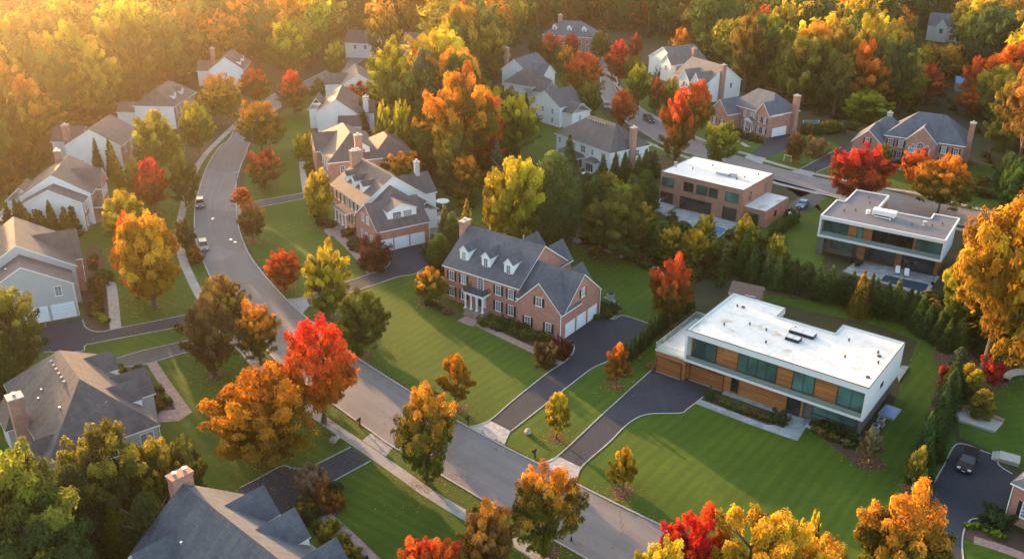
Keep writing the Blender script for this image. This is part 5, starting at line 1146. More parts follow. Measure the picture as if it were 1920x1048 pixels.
row([(1786,742),(1770,790),(1748,838),(1730,870),(1722,905)], 8, 7.2, 4.0, 'cone',['ever','dark','ever'],'tall dark conifer in the row left of the right-hand driveway','conifers left of the right-hand driveway',.4)
row([(1800,700),(1815,745),(1840,790)], 5, 4.5, 3.2, 'pine',['blue','ever','gold'],'low blue-green pine between the conifer row and the small terrace','low pines by the small terrace',.8,cat='pine')
row([(20,440),(52,446),(84,450),(112,448),(140,440)], 9, 7.0, 4.4, 'cone',['olive','ever','olive'],'bushy conifer in front of the white gable with the rear deck','conifers between the two left gabled houses',.8)
row([(185,310),(200,325),(215,340),(236,352)], 5, 8.5, 4.0, 'cone',['olive','gold'],'pointed conifer before the white gable at the upper left','conifers below the upper-left white gable',1.2)
row([(1130,345),(1165,350),(1200,345),(1228,332)], 8, 7.5, 4.5, 'cone',['ever','dark'],'dark conifer hugging the corner of the tall white hipped house','conifers by the white hipped house',.9)
row([(1070,330),(1062,360),(1080,390),(1085,420)], 5, 9.0, 5.0, 'cone',['blue','ever'],'blue-green conifer left of the big olive tree','conifers left of the big olive tree',1.0)
row([(985,215),(1010,225),(1040,230)], 5, 6, 3.5, 'cone',['ever','olive'],'dark conifer under the wall of the white gabled house','conifers under the white gabled house',1.0)
row([(1232,142),(1252,150),(1268,152)], 4, 6.5, 3.6, 'cone',['ever','dark'],'dark conifer between the two white gable houses','conifers between the white gable houses',.8)
row([(655,245),(690,262),(676,240)], 4, 8, 4.2, 'cone',['olive'],'olive conifer behind the brick hipped house','conifers behind the brick hipped house',.8)

# shrubs in the beds
def shrubs(pts, n, label, group, pals, hr=(.7,1.2), spread=1.2, name='shrub', cat='shrub'):
    P = G(*pts); rr = random.Random(n+int(P[0].x*3))
    for i in range(n):
        t = (i+.5)/n*(len(P)-1); k = min(int(t), len(P)-2); p = P[k].lerp(P[k+1], t-k); p = p+Vector((rr.uniform(-spread,spread), rr.uniform(-spread,spread))); hh = rr.uniform(*hr)
        put_tree(p.x, p.y, hh, hh*rr.uniform(1.15,1.6), 'dome', pals[rr.randrange(len(pals))], label, cat, group, lod='T' if hh < 1.1 else 'S', name=name)
shrubs([(800,572),(822,580),(850,588)], 9,'low shrub in the bed left of the porch of the centre house','shrubs left of the centre porch',['olive','ever','tan'],(.7,1.4),1.0)
shrubs([(905,606),(935,618),(970,628),(1000,634),(1030,640)], 20,'rounded shrub in the bed right of the porch of the centre house','shrubs right of the centre porch',['ever','dark','olive','everlight','lime'],(.7,1.6),.8)
shrubs([(930,608),(960,618),(990,626)], 5,'big dark rhododendron against the brick front of the centre house','dark rhododendrons of the centre house',['dark'],(1.6,2.1),.4)
shrubs([(1010,655),(1035,668),(1060,650),(1040,682)], 13,'small garden shrub at the corner bed by the centre garage','shrubs of the corner bed',['gold','olive','ever','tan'],(.6,1.2),1.0)
for x,yt,yb,w_,p_,lb in ((1022,632,684,44,'brown','bronze-leaved bush at the end of the pinkish walk'),(1055,625,668,38,'purple','dark maroon bush at the garage corner of the centre house'),(700,445,500,66,'purple','maroon bush by the garage of the three-door brick house'),(1331,722,748,24,'ever','clipped green cone shrub at the corner of the wooden garage')):
    T(x,yt,yb,w_,'dome' if p_ != 'ever' else 'cone',p_,lb,cat='bush',name='bush')
shrubs([(640,432),(665,455),(690,480),(715,498)], 20,'low shrub in the bed of the three-door brick house','shrubs of the three-door brick house',['olive','ever','brown','gold'],(.7,1.5),1.6)
shrubs([(595,395),(605,420),(618,425)], 6,'grey-brown shrub left of the porch of the three-door brick house','shrubs left of the three-door house porch',['brown','olive'],(1.2,2.2),.9)
shrubs([(575,262),(590,300),(585,330)], 8,'shrub beside the front walk of the brick hipped house','shrubs of the brick hipped house',['brown','olive','gold'],(1.2,2.4),1.2)
shrubs([(175,480),(185,520),(180,560),(178,600)], 18,'shrub in the bed beside the grey-sided house','shrubs of the grey-sided house',['brown','olive','orbrown','ever'],(1.0,2.2),1.1)
shrubs([(184,590),(192,602),(200,606)], 6,'bright yellow-green ball shrub beside the pale walk','yellow-green ball shrubs',['lime'],(.9,1.1),.5)
shrubs([(235,690),(262,720),(285,748),(305,768)], 34,'rounded shrub in the bed beside the paver walk of the big hipped house','shrubs of the big hipped house',['olive','lime','everlight','brown','ever'],(.7,1.3),1.3)
shrubs([(575,940),(600,985),(640,1020),(680,1060)], 14,'shrub along the walk of the bottom house','shrubs of the bottom house',['ever','gold','dark'],(1.0,1.9),.8)
shrubs([(610,912),(630,935),(612,950)], 7,'round shrub in the dark bed at the bottom left of the lawn','shrubs of the dark lawn bed',['dark','orbrown','crimson','olive'],(1.0,1.8),.8)
shrubs([(1352,758),(1390,770),(1425,782),(1452,788)], 24,'small ball shrub in the bed along the cedar front','ball shrubs along the cedar front',['ever','olive','brown','everlight'],(.5,.9),.45)
shrubs([(1460,789),(1464,791)], 1,'upright green shrub at the end of the cedar-front bed','upright shrub of the cedar front',['ever'],(2.0,2.1),.05)
shrubs([(1524,806),(1560,822),(1600,842)], 12,'small ball shrub below the teal corner windows','ball shrubs below the teal windows',['ever','tan','olive'],(.6,.9),.5)
shrubs([(1536,798),(1570,812),(1602,828)], 5,'dark green hedge bush against the teal corner windows','hedge bushes at the teal windows',['dark'],(1.2,1.5),.2)
shrubs([(1690,312),(1710,316)], 5,'dark shrub left of the white portico','shrubs left of the portico',['ever','dark'],(1.6,2.4),.6); shrubs([(1752,318),(1790,322),(1810,318)], 6,'dark shrub right of the white portico','shrubs right of the portico',['dark','purple'],(1.5,2.6),.9)
shrubs([(1345,246),(1375,254),(1410,262),(1430,268)], 12,'shrub in front of the brick house beyond the side road','shrubs beyond the side road',['ever','brown','olive'],(1.0,2.0),1.0)
shrubs([(1505,246),(1530,250),(1560,250),(1590,245)], 14,'tall shrub around the bright blue pool','shrubs around the bright blue pool',['olive','ever','tan'],(1.8,3.4),2.0)
shrubs([(1818,992),(1840,985),(1860,1000),(1885,1015)], 8,'low shrub in the bed of the house at the right edge','shrubs of the right-edge house',['lime','orbrown','olive'],(.6,1.0),.6)
shrubs([(1866,985),(1868,986)], 1,'large round dark green bush beside the brick wall at the right edge','large round bush',['dark'],(3.0,3.2),.05,name='bush',cat='bush')
shrubs([(1120,600),(1140,585),(1130,570),(1165,598)], 9,'shrub along the winding walk behind the centre garage','shrubs of the winding walk',['ever','olive'],(.8,1.6),.8)
shrubs([(1220,690),(1222,691)], 1,'pale variegated bush at the corner of the cedar garage','pale bush',['tan'],(1.1,1.2),.1)
shrubs([(1130,466),(1160,476),(1190,486),(1220,498)], 8,'low shrub behind the stone edging','shrubs behind the stone edging',['ever','brown'],(1.0,2.0),.7)
shrubs([(1480,400),(1492,406),(1475,415)], 5,'shrub beside the brick wing of the flat-roofed house','shrubs of the brick wing',['ever','olive'],(.9,1.5),.8)
shrubs([(800,470),(812,480),(818,500)], 6,'evergreen shrub right of the three garage doors','shrubs right of the three garage doors',['ever','dark'],(1.5,2.6),.8)

# ---------------------------------------------------------------- woods
def inside(p, poly):
    c = False; j = len(poly)-1
    for i in range(len(poly)):
        a, b = poly[i], poly[j]
        if (a.y > p.y) != (b.y > p.y) and p.x < (b.x-a.x)*(p.y-a.y)/(b.y-a.y)+a.x: c = not c
        j = i
    return c
HOUSES = [o.location.copy() for o in bpy.data.objects if o.parent is None and o.get('category') in ('house','shed')]
FP = []       # house footprints from their walls, in world coordinates
for o in list(bpy.data.objects):
    if o.name.split('.')[0] == 'wall' and o.parent:
        mw = Matrix.Translation(o.parent.location) @ Matrix.Rotation(o.parent.rotation_euler.z, 4, 'Z')
        xs = [v_.co.x for v_ in o.data.vertices]; ys = [v_.co.y for v_ in o.data.vertices]; FP.append((mw.inverted(), min(xs), max(xs), min(ys), max(ys)))
def near_house(x, y, r):
    for m, a, b, c, d in FP:
        p = m @ Vector((x,y,0))
        if a-r < p.x < b+r and c-r < p.y < d+r: return True
    return False
KEEP = [(120,215,255,300),(265,155,360,215),(395,102,475,138),(20,290,205,440),(590,165,700,300),(645,125,700,165),(925,80,1005,165),(985,168,1078,245),(1015,50,1115,95),(1215,85,1280,130),(1262,108,1352,165),(1335,165,1505,260),(1600,210,1830,320),(1728,40,1790,78),(1780,145,1808,170),(1500,224,1540,240),(1130,100,1160,200),(575,140,612,172),(640,103,668,125),(1040,215,1220,320),(655,70,672,96),(755,75,770,96),(1235,318,1500,412),(1535,403,1760,552),(1335,424,1365,445),(1360,525,1415,555),(1640,515,1745,552)]
WOODS = [
 ([(-500,1000),(-260,720),(-90,560),(-70,420),(20,330),(90,270),(115,240),(225,222),(262,212),(290,165),(372,172),(405,138),(470,118),(560,128),(600,118),(640,80),(700,55),(700,-75),(-900,-75),(-1400,500)], ['gold','gold','olive','yelgreen','yelgreen','oliveor','olive','yelgreen','green','olive','orgreen','green'], 'left'),
 ([(700,-75),(700,55),(722,150),(712,185),(745,290),(830,325),(880,340),(950,300),(985,250),(930,215),(925,120),(960,70),(1010,48),(1120,48),(1160,58),(1200,60),(1260,-75)], ['yelgreen','olive','orgreen','gold','orange','green','gold','olive','yelgreen','green','yellow','green','oliveor'], 'middle'),
 ([(1260,-75),(1200,60),(1212,72),(1300,80),(1345,140),(1380,172),(1500,206),(1560,226),(1600,238),(1690,206),(1770,206),(1850,232),(1865,300),(1960,330),(2300,420),(2900,200),(2700,-75)], ['green','olive','yelgreen','yelgreen','yellow','orgreen','gold','dark','green','olive','oliveor','orange','green','redor','dark'], 'right'),
 ([(1095,435),(1070,400),(1095,350),(1120,345),(1200,345),(1232,345),(1200,372),(1215,400),(1250,425),(1330,450),(1420,460),(1450,500),(1400,535),(1330,500),(1300,520),(1240,505),(1170,470)], ['ever','everlight','everlight','ever','olive','lime','gold','green'], 'evergreen'),
 ([(1800,640),(1870,690),(1960,690),(2100,560),(1980,340),(1880,330),(1850,400),(1880,470),(1790,560)], ['ever','dark','olive','yelgreen'], 'lower right'),
 ([(100,1010),(140,960),(260,960),(330,935),(300,1000),(240,1060),(180,1150),(-100,1150),(-100,1000)], ['ever','dark','olive'], 'bottom left'),
 ([(690,200),(735,215),(765,300),(830,345),(845,395),(915,350),(905,300),(840,260),(770,215)], ['olive','yelgreen','orgreen','green'], 'behind')]
rw = np.random.default_rng(11); cand = []
grid = {}
def free(x, y, r):
    gx, gy = int(x//12), int(y//12)
    for i in range(gx-1, gx+2):
        for j in range(gy-1, gy+2):
            for (a, b, c) in grid.get((i,j), ()):
                if (a-x)**2+(b-y)**2 < (r*.5+c*.5)**2: return False
    return True
for X, Y, wd in TREES: grid.setdefault((int(X//12), int(Y//12)), []).append((X, Y, wd*.7))
ROADPTS = [(a+b)/2 for a, b in zip(smooth(RW), smooth(RE))]+[(a+b)/2 for a, b in zip(smooth(SW), smooth(SE))]
for poly, pals, zone in WOODS:
    P = G(*poly); x0, x1 = min(p.x for p in P), max(p.x for p in P); y0, y1 = min(p.y for p in P), max(p.y for p in P)
    small = zone in ('evergreen','lower right','bottom left','behind'); tries = int((x1-x0)*(y1-y0)/(7 if small else 14))
    for _ in range(min(tries, 90000)):
        x = rw.uniform(x0,x1); y = rw.uniform(y0,y1); fx = abs(x)/(y+30)
        if fx > .78 or y < 40: continue
        if not inside(Vector((x,y)), P): continue
        wd = rw.uniform(4.5,7) if small else (rw.uniform(9,14) if y < 230 else rw.uniform(11.5,18)); ht = rw.uniform(6.5,10.5) if small else rw.uniform(15,26)
        if zone == 'behind': ht, wd = rw.uniform(9,15), rw.uniform(6,9)
        if not free(x, y, wd*.32): continue
        if near_house(x, y, wd*.45+1): continue
        if min((p.x-x)**2+(p.y-y)**2 for p in ROADPTS) < (wd*.5+7)**2: continue
        for q in range(4):
            cx, cy = PX(x, y, 0); tx, ty = PX(x, y, ht); hw = wd*.5*(cy-ty)/max(ht,1)*1.05; bad = False
            for a, b, c, d in KEEP:
                if tx+hw > a and tx-hw < c and ty < d and cy > d-14: bad = True; break
            if not bad: break
            ht *= .72; wd *= .85
        if bad: continue
        grid.setdefault((int(x//12), int(y//12)), []).append((x, y, wd*.8)); dist = math.hypot(x, y)
        cand.append((dist, x, y, ht, wd, pals[rw.integers(len(pals))], zone))
cand.sort()
vis = [c for c in cand if -160 < PX(c[1], c[2], 0)[0] < 2080 and PX(c[1], c[2], c[3])[1] < 1060]
NEAR_N = 235
CW = {'gold': 'golden-olive','olive': 'olive','yelgreen': 'yellow-green','oliveor': 'olive-orange','orgreen': 'orange-topped green','yellow': 'yellow','orange': 'orange','redor': 'red-orange','green': 'green','dark': 'dark green','ever': 'evergreen','everlight': 'light evergreen', 'lime': 'lime-green'}
ZN = {'left': 'in the left woods', 'middle': 'in the top-centre woods', 'right': 'in the upper-right woods', 'evergreen': 'in the middle thicket', 'lower right': 'in the right-hand shade', 'bottom left': 'in the bottom-left corner', 'behind': 'beyond the road bend'}
LM = [(60,420,'beside the house with the white rear deck'),(190,260,'by the upper-left white gable'),(325,180,'behind the house with two dormers'),(440,120,'around the small far-left white house'),(20,600,'beyond the grey-sided house'),(20,150,'far out towards the left edge'),(640,100,'at the far road bend'),(830,250,'above the centre house'),(960,100,'by the far slate-roofed white house'),(1070,60,'behind the far brick house'),(1280,110,'behind the two white gable houses'),(1420,190,'behind the brick house with two gables'),(1730,240,'behind the house with the portico'),(1760,60,'around the far dormered white house'),(1890,300,'near the leaning orange tree'),(1580,150,'on the right-hand slope'),(1850,600,'at the golden trunk'),(1150,460,'near the stone edging'),(1320,500,'near the garden shed'),(200,1000,'by the brick chimney')]
for dist, x, y, ht, wd, pal, zone in vis[:NEAR_N]:
    px_, py_ = PX(x, y, ht*.5); lm = min(LM, key=lambda q: (q[0]-px_)**2+(q[1]-py_)**2*3)[2]
    if zone in ('evergreen','bottom left','lower right') and pal in ('ever','dark','everlight','olive','green'):
        put_tree(x, y, ht, wd, 'cone' if rw.random() < .5 else 'pine', pal, f'{CW[pal]} conifer {ZN[zone]}, {lm}', 'conifer', f'{CW[pal]} conifers {lm}')
    else:
        sz = 'tall' if ht > 17 else 'low' if ht < 12 else 'mid-height'
        lb = f'{sz} {CW[pal]} tree {ZN[zone]}, {lm}'; lb = lb if len(lb.split()) <= 16 else f'{sz} {CW[pal]} tree {lm}'
        put_tree(x, y, ht, wd, 'wild' if rw.random() < .7 else 'oval', pal, lb, 'tree', f'{sz} {CW[pal]} trees {lm}')
# everything farther off reads as one wood
VV, LC, RN = [], [], []
base = [crown(1300, s_, 300+i, .072) for i, s_ in enumerate(('wild','wild','oval','wild','round','wild'))]
def tube_arr(x, y, h_): 
    a = .35; c = [(x-a,y-a),(x+a,y-a),(x+a,y+a),(x-a,y+a)]; q = []
    for i in range(4): p, r_ = c[i], c[(i+1) % 4]; q += [(p[0],p[1],0),(r_[0],r_[1],0),((r_[0]+x)/2,(r_[1]+y)/2,h_),((p[0]+x)/2,(p[1]+y)/2,h_)]
    return q
far = [c for c in cand if c[0] >= vis[NEAR_N-1][0] if len(vis) > NEAR_N]
TV = []
for i, (dist, x, y, ht, wd, pal, zone) in enumerate(far):
    V, hg, rn = base[i % 6]; th = rw.uniform(0,6.28); c_, s_ = math.cos(th), math.sin(th); W = V*[wd*1.1,wd*1.1,ht*.88]
    W = np.stack([W[:,0]*c_-W[:,1]*s_+x, W[:,0]*s_+W[:,1]*c_+y, W[:,2]+ht*.12],1); VV.append(W); RN.append(.25+.5*rn)
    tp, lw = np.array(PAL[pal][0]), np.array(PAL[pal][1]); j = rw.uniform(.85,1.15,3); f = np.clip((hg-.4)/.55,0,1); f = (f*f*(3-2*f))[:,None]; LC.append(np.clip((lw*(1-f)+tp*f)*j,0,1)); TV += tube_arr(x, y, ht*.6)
print('WOODS', len(cand), len(vis), len(far))
if far:
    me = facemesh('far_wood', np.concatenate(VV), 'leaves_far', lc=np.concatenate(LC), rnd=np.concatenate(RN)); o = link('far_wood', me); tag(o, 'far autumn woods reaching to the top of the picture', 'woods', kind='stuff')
    tm = facemesh('trunks', np.array(TV), 'bark'); t = link('trunks', tm, o); tag(t, kind='stuff')
# undergrowth on the floor of the woods
mbv = []
r2 = np.random.default_rng(5); gb = crown(60, 'dome', 77, .3)[0]
cnt = 0
for c in vis[:700]:
    for _ in range(7):
        x = c[1]+r2.uniform(-6,6); y = c[2]+r2.uniform(-6,6)
        if near_house(x, y, 2) or min((p.x-x)**2+(p.y-y)**2 for p in ROADPTS[::3]) < 100: continue
        s_ = r2.uniform(.8,2.2); mbv.append(gb*[s_*1.6,s_*1.6,s_]+[x,y,0]); cnt += 1
if mbv:
    V = np.concatenate(mbv); n_ = len(V)//4; cl = np.array([(.07,.09,.025),(.10,.08,.03),(.16,.11,.03),(.05,.07,.02)])[r2.integers(0,4,cnt)]; cl = np.repeat(cl, 60, axis=0)
    o = link('undergrowth', facemesh('undergrowth', V, 'leaves_far', lc=cl, rnd=r2.random(n_))); tag(o, 'low brushy undergrowth covering the floor of the woods', 'undergrowth', kind='stuff')
# fallen leaves scattered on lawns, verges and kerbs under the trees
lv = []; lc = []
for X, Y, wd in TREES[:125]:
    if Y > 260: continue
    k = int(110+wd*40)
    for _ in range(k):
        a = r2.uniform(0,6.28); d = abs(r2.normal(0,wd*.42)); x = X+math.cos(a)*d; y = Y+math.sin(a)*d; s_ = r2.uniform(.055,.11); th = r2.uniform(0,6.28); c_, q_ = math.cos(th)*s_, math.sin(th)*s_; z = .05+r2.uniform(0,.02)
        lv += [(x-c_,y-q_,z),(x+q_,y-c_,z),(x+c_,y+q_,z+.02),(x-q_,y+c_,z+.01)]; lc.append([(.45,.22,.05),(.5,.33,.06),(.35,.12,.04),(.28,.17,.08)][r2.integers(4)])
for line, sg in ((smooth(RW),1),(smooth(RE),-1)):
    for i in range(len(line)-1):
        if line[i].y > 260: continue
        for _ in range(int((line[i+1]-line[i]).length*7)):
            p = line[i].lerp(line[i+1], r2.random()); t_ = (line[i+1]-line[i]).normalized(); p = p+Vector((-t_.y,t_.x))*sg*(-abs(r2.normal(0,.35))); x, y = p.x, p.y; s_ = r2.uniform(.06,.12); th = r2.uniform(0,6.28); c_, q_ = math.cos(th)*s_, math.sin(th)*s_; z = .05
            lv += [(x-c_,y-q_,z),(x+q_,y-c_,z),(x+c_,y+q_,z+.02),(x-q_,y+c_,z+.01)]; lc.append([(.35,.17,.05),(.4,.26,.06),(.28,.10,.04),(.2,.13,.07)][r2.integers(4)])
o = link('fallen_leaves', facemesh('fallen_leaves', np.array(lv), 'leaves_far', lc=np.array(lc), rnd=r2.random(len(lc)))); tag(o, 'fallen autumn leaves scattered over lawns and kerbs', 'leaves', kind='stuff')

# ---------------------------------------------------------------- cars
def car(x, y, heading, paint, label, kind='suv', k=1.):
    p = U(x, y); e = empty('parked_car', (p.x, p.y, .03), heading); e.scale = (k,k,k); tag(e, label, 'car')
    Lh, W, Hh = (2.4,.95,1.72) if kind == 'suv' else (2.35,.91,1.45)
    prof = [(-Lh,.45),(-Lh+.05,.95),(-Lh+.25,1.02),(.95,1.02),(Lh-.45,.9),(Lh-.08,.72),(Lh,.45),(Lh-.1,.3),(-Lh+.1,.3)]
    mb = MB()
    def wd(x_, z_): return W*(1-.10*max(0,abs(x_)-1.5)**1.5)*(1-.06*max(0,z_-.7))
    n = len(prof); cz = .65
    A = [(x_, -wd(x_,z_), z_) for x_, z_ in prof]; B = [(x_, wd(x_,z_), z_) for x_, z_ in prof]
    for i in range(n): j = (i+1) % n; mb.face([A[j],A[i],B[i],B[j]])
    mb.face(A[::-1][::-1][::-1]); mb.face(B)
    body = mb.build('body', paint, e)
    rear = -Lh+.15 if kind == 'suv' else -Lh+.75
    base = [(rear,1.0),(1.05,1.0)]; top = [(rear+.35,Hh-.06),(.25,Hh-.06)]; tw = W*.78; bw = W*.93
    mb = MB(); a, b, c, d = (base[0][0],-bw,1.0),(base[1][0],-bw,1.0),(top[1][0],-tw,Hh-.06),(top[0][0],-tw,Hh-.06); a2, b2, c2, d2 = [(q[0],-q[1],q[2]) for q in (a,b,c,d)]
    mb.face([a,b,c,d]); mb.face([b2,a2,d2,c2]); mb.face([b,b2,c2,c]); mb.face([a2,a,d,d2]); mb.build('windows','car_glass',e)
    mb = MB(); mb.prism([(top[0][0]-.04,-tw-.02),(top[1][0]+.04,-tw-.02),(top[1][0]+.04,tw+.02),(top[0][0]-.04,tw+.02)], Hh-.08, Hh-.02)
    for s_ in (-1,1):
        for xx in (-.35,):
            mb.tube((xx, s_*bw*1.005, 1.0), (xx-.02, s_*tw*1.01, Hh-.06), .045, n=4)
        mb.tube((1.07,s_*bw,1.0),(.27,s_*tw,Hh-.05),.04,n=4); mb.tube((rear,s_*bw,1.0),(rear+.34,s_*tw,Hh-.05),.06,n=4)
    mb.build('roof', paint, e)
    for xx in (1.42,-1.42):
        for s_ in (-1,1):
            mb = MB(); mb.tube((xx,s_*(W-.2),.34),(xx,s_*(W+.01),.34),.34,n=16); w_ = mb.build('wheel','tyre',e); mb = MB(); mb.tube((xx,s_*(W+.005),.34),(xx,s_*(W+.025),.34),.2,n=12); mb.build('rim','chrome',w_)
    for s_ in (-1,1):
        mb = MB(); mb.box((Lh-.22,s_*.62-.2,.66),(Lh-.02,s_*.62+.2,.82)); mb.build('headlight','head_light',e)
        mb = MB(); mb.box((-Lh-.01,s_*.7-.12,.72),(-Lh+.12,s_*.7+.12,.95)); mb.build('tail_light','tail_light',e)
        mb = MB(); mb.box((.75,s_*(W+.02)-.0,1.0),(.95,s_*(W+.2),1.14)) if s_ > 0 else mb.box((.75,-(W+.2),1.0),(.95,-(W+.02),1.14)); mb.build('wing_mirror',paint,e)
    mb = MB(); mb.box((Lh-.03,-.45,.45),(Lh+.01,.45,.68)); mb.build('grille','tyre',e)
    mb = MB(); mb.box((Lh+.005,-.2,.42),(Lh+.02,.2,.52)); mb.build('number_plate','trim_white',e)
    return e
def hd(a, b): p, q = U(*a), U(*b); return math.atan2(q.y-p.y, q.x-p.x)
car(376,386,hd((374,372),(373,392)),'paint_navy','dark blue car parked at the left kerb of the main road, the farther of two',k=.9)
car(382,466,hd((378,450),(384,472)),'paint_silver','silver car parked at the left kerb of the main road, nearer than the blue one',k=.9)
car(1813,872,hd((1830,835),(1808,880)),'paint_black','black off-road car parked on the driveway at the lower right')
car(1504,388,hd((1518,376),(1496,396)),'paint_blue','teal-blue car parked beside the brown brick flat-roofed house','sedan')
car(1216,228,hd((1205,220),(1226,234)),'paint_black','dark car parked on the side road under the red maple')
car(1137,203,hd((1133,194),(1140,210)),'paint_grey','grey car farther up the side road, mostly behind the orange-red tree')
# ---------------------------------------------------------------- street furniture and garden things
def lamp(x, yb, yt, label):
    p = U(x, yb); h_ = hsolve(p.x, p.y, yt); e = empty('street_lamp', (p.x,p.y,0)); tag(e, label, 'street lamp')
    mb = MB(); mb.cyl((0,0),.14,0,.5,10,r1=.09); mb.tube((0,0,.5),(0,0,h_-.55),.06,.045,n=8); mb.build('post','dark_metal',e)
    mb = MB(); mb.cyl((0,0),.13,h_-.55,h_-.12,8,r1=.2); mb.build('lantern','lamp_glass',e); mb = MB(); mb.cyl((0,0),.26,h_-.12,h_,8,r1=.05); mb.build('cap','dark_metal',e)
lamp(445,341,320,'black street lamp with pale lantern at the inner kerb of the main road bend')
lamp(1197,217,198,'black street lamp on the verge of the side road')
lamp(1071,1013,996,'short dark lamp post at the kerb under the bottom-centre orange tree')
def mailbox(x, y, rz, label):
    p = U(x, y); e = empty('mailbox', (p.x,p.y,0), rz); tag(e, label, 'mailbox'); mb = MB(); mb.box((-.07,-.07,0),(.07,.07,1.15)); mb.box((-.05,-.45,.95),(.05,.2,1.03)); mb.build('post','dark_metal',e)
    mb = MB(); mb.prism([(-.14,-.5),(.14,-.5),(.14,.15),(-.14,.15)],1.15,1.34); mb.tube((0,-.5,1.34),(0,.15,1.34),.14,n=10); mb.build('box','dark_metal',e)
mailbox(1003,859,R(-37),'black mailbox on the verge between the two right driveways'); mailbox(878,796,R(-37),'black mailbox at the mouth of the centre driveway'); mailbox(675,800,R(-30),'dark mailbox by the left apron near the red maple')
mailbox(1528,325,R(150),'dark mailbox beside the far apron of the house with portico'); 
def boulder(x, y, s, label, mat='stone', group=None, cat='boulder'):
    p = U(x, y); r = random.Random(int(x+y)); mb = MB(); n = 9; prev = None
    for k in range(5):
        z = s*[0,.35,.7,.95,1.05][k]; rad = s*[.62,.7,.55,.3,.04][k]; ring = [(math.cos(i*6.283/n)*rad*r.uniform(.8,1.2), math.sin(i*6.283/n)*rad*r.uniform(.8,1.2), z*r.uniform(.92,1.05)) for i in range(n)]
        if prev: [mb.face([prev[i],prev[(i+1)%n],ring[(i+1)%n],ring[i]]) for i in range(n)]
        prev = ring
    mb.face(prev); o = mb.build('boulder', mat); o.location = (p.x,p.y,-.03); tag(o, label, cat, group)
boulder(990,812,.75,'pale pointed stone standing on the verge by the yellow sapling'); boulder(625,828,.8,'dark grey rock on the lawn beside the left pavement','stone_wall'); boulder(632,822,.5,'small pale rock next to the dark grey rock')
for i, (x,y) in enumerate(((1062,449),(1078,453),(1084,455),(1064,447),(1156,480),(1166,482))): boulder(x,y,.8,'pale stone lying on the edging of the centre back lawn',group='stones on the lawn edging')
for x,y in ((1514,800),(1519,803),(1526,806)): boulder(x,y,.4,'small pale boulder at the end of the bluestone walk',group='boulders by the bluestone walk')
for x,y in ((700,498),(712,494),(716,499)): boulder(x,y,.4,'small pale rock at the tip of the bed by the three garage doors',group='rocks by the three-door driveway')
# garden table with parasol, chairs
def parasol(x, y, label, r=1.5, mat='cloth_white', hh=2.6):
    p = U(x, y); e = empty('parasol', (p.x,p.y,0)); tag(e, label, 'parasol'); mb = MB(); mb.tube((0,0,0),(0,0,hh),.035,n=6); mb.cyl((0,0),.3,0,.08,12); mb.build('pole','metal_grey',e)
    mb = MB(); n = 8
    for i in range(n): a, b = i*6.283/n, (i+1)*6.283/n; P1, P2 = (r*math.cos(a),r*math.sin(a),hh-.45),(r*math.cos(b),r*math.sin(b),hh-.45); mb.face([P1,P2,(0,0,hh)]); mb.face([P1,(P1[0],P1[1],P1[2]-.18),(P2[0],P2[1],P2[2]-.18),P2])
    mb.build('canopy',mat,e)
parasol(830,394,'round white garden parasol behind the three-door brick house')
def hot_tub(x, y, label):
    p = U(x,y); e = empty('hot_tub',(p.x,p.y,.1)); tag(e,label,'hot tub'); mb = MB(); mb.cyl((0,0),1.15,0,.85,20); mb.build('shell','cloth_white',e); mb = MB(); mb.cyl((0,0),1.0,.86,.9,20); mb.build('cover','metal_grey',e)
hot_tub(829,416,'round pale hot tub on the terrace behind the three-door brick house')
def chair(x, y, rz, label, group=None, mat='cloth_white', z=.14, lounge=False):
    p = U(x,y); e = empty('lounge_chair' if lounge else 'garden_chair',(p.x,p.y,z),rz); tag(e,label,'chair',group); Lc = 1.5 if lounge else .7
    for sx in (-.33,.33):
        for sy in (-Lc/2+.05,Lc/2-.05): mb = MB(); mb.box((sx-.03,sy-.03,0),(sx+.03,sy+.03,.34)); mb.build('leg','dark_metal',e)
    mb = MB(); mb.box((-.4,-Lc/2,.34),(.4,Lc/2,.5)); mb.build('seat',mat,e); mb = MB(); mb.face([(-.4,Lc/2-.05,.5),(.4,Lc/2-.05,.5),(.4,Lc/2+.3,1.1),(-.4,Lc/2+.3,1.1)]); mb.face([(.4,Lc/2+.07,.5),(-.4,Lc/2+.07,.5),(-.4,Lc/2+.42,1.1),(.4,Lc/2+.42,1.1)]); mb.face([(-.4,Lc/2+.3,1.1),(.4,Lc/2+.3,1.1),(.4,Lc/2+.42,1.1),(-.4,Lc/2+.42,1.1)]); mb.build('backrest',mat,e)
chair(1682,514,R(-20),'left of the two padded lounge chairs on the bluestone patio',lounge=True); chair(1699,519,R(-20),'right of the two padded lounge chairs on the bluestone patio',lounge=True)
def table(x, y, z, label, mat='dark_metal', r=.8):
    p = U(x,y); e = empty('garden_table',(p.x,p.y,z)); tag(e,label,'table'); mb = MB(); mb.cyl((0,0),r,.7,.75,14); mb.build('table_top',mat,e)
    for a in range(4): mb = MB(); mb.tube((.45*math.cos(a*1.57),.45*math.sin(a*1.57),0),(.4*math.cos(a*1.57),.4*math.sin(a*1.57),.7),.03,n=5); mb.build('leg','dark_metal',e)
table(1604,495,.14,'dark dining table at the left end of the bluestone patio')
for i, (dx, dy, rz) in enumerate(((-8,-2,90),(8,3,-90),(-2,-7,0),(2,7,180))): chair(1604+dx,495+dy,R(rz),'dark garden chair around the dining table on the bluestone patio','chairs of the patio dining table','dark_metal')
table(1094,330,.02,'white garden table behind the white hipped house','cloth_white'); 
for dx, dy, rz in ((-9,0,90),(8,1,-90)): chair(1094+dx,330+dy,R(rz),'white garden chair by the table behind the white hipped house','white chairs behind the white hipped house','cloth_white',.02)
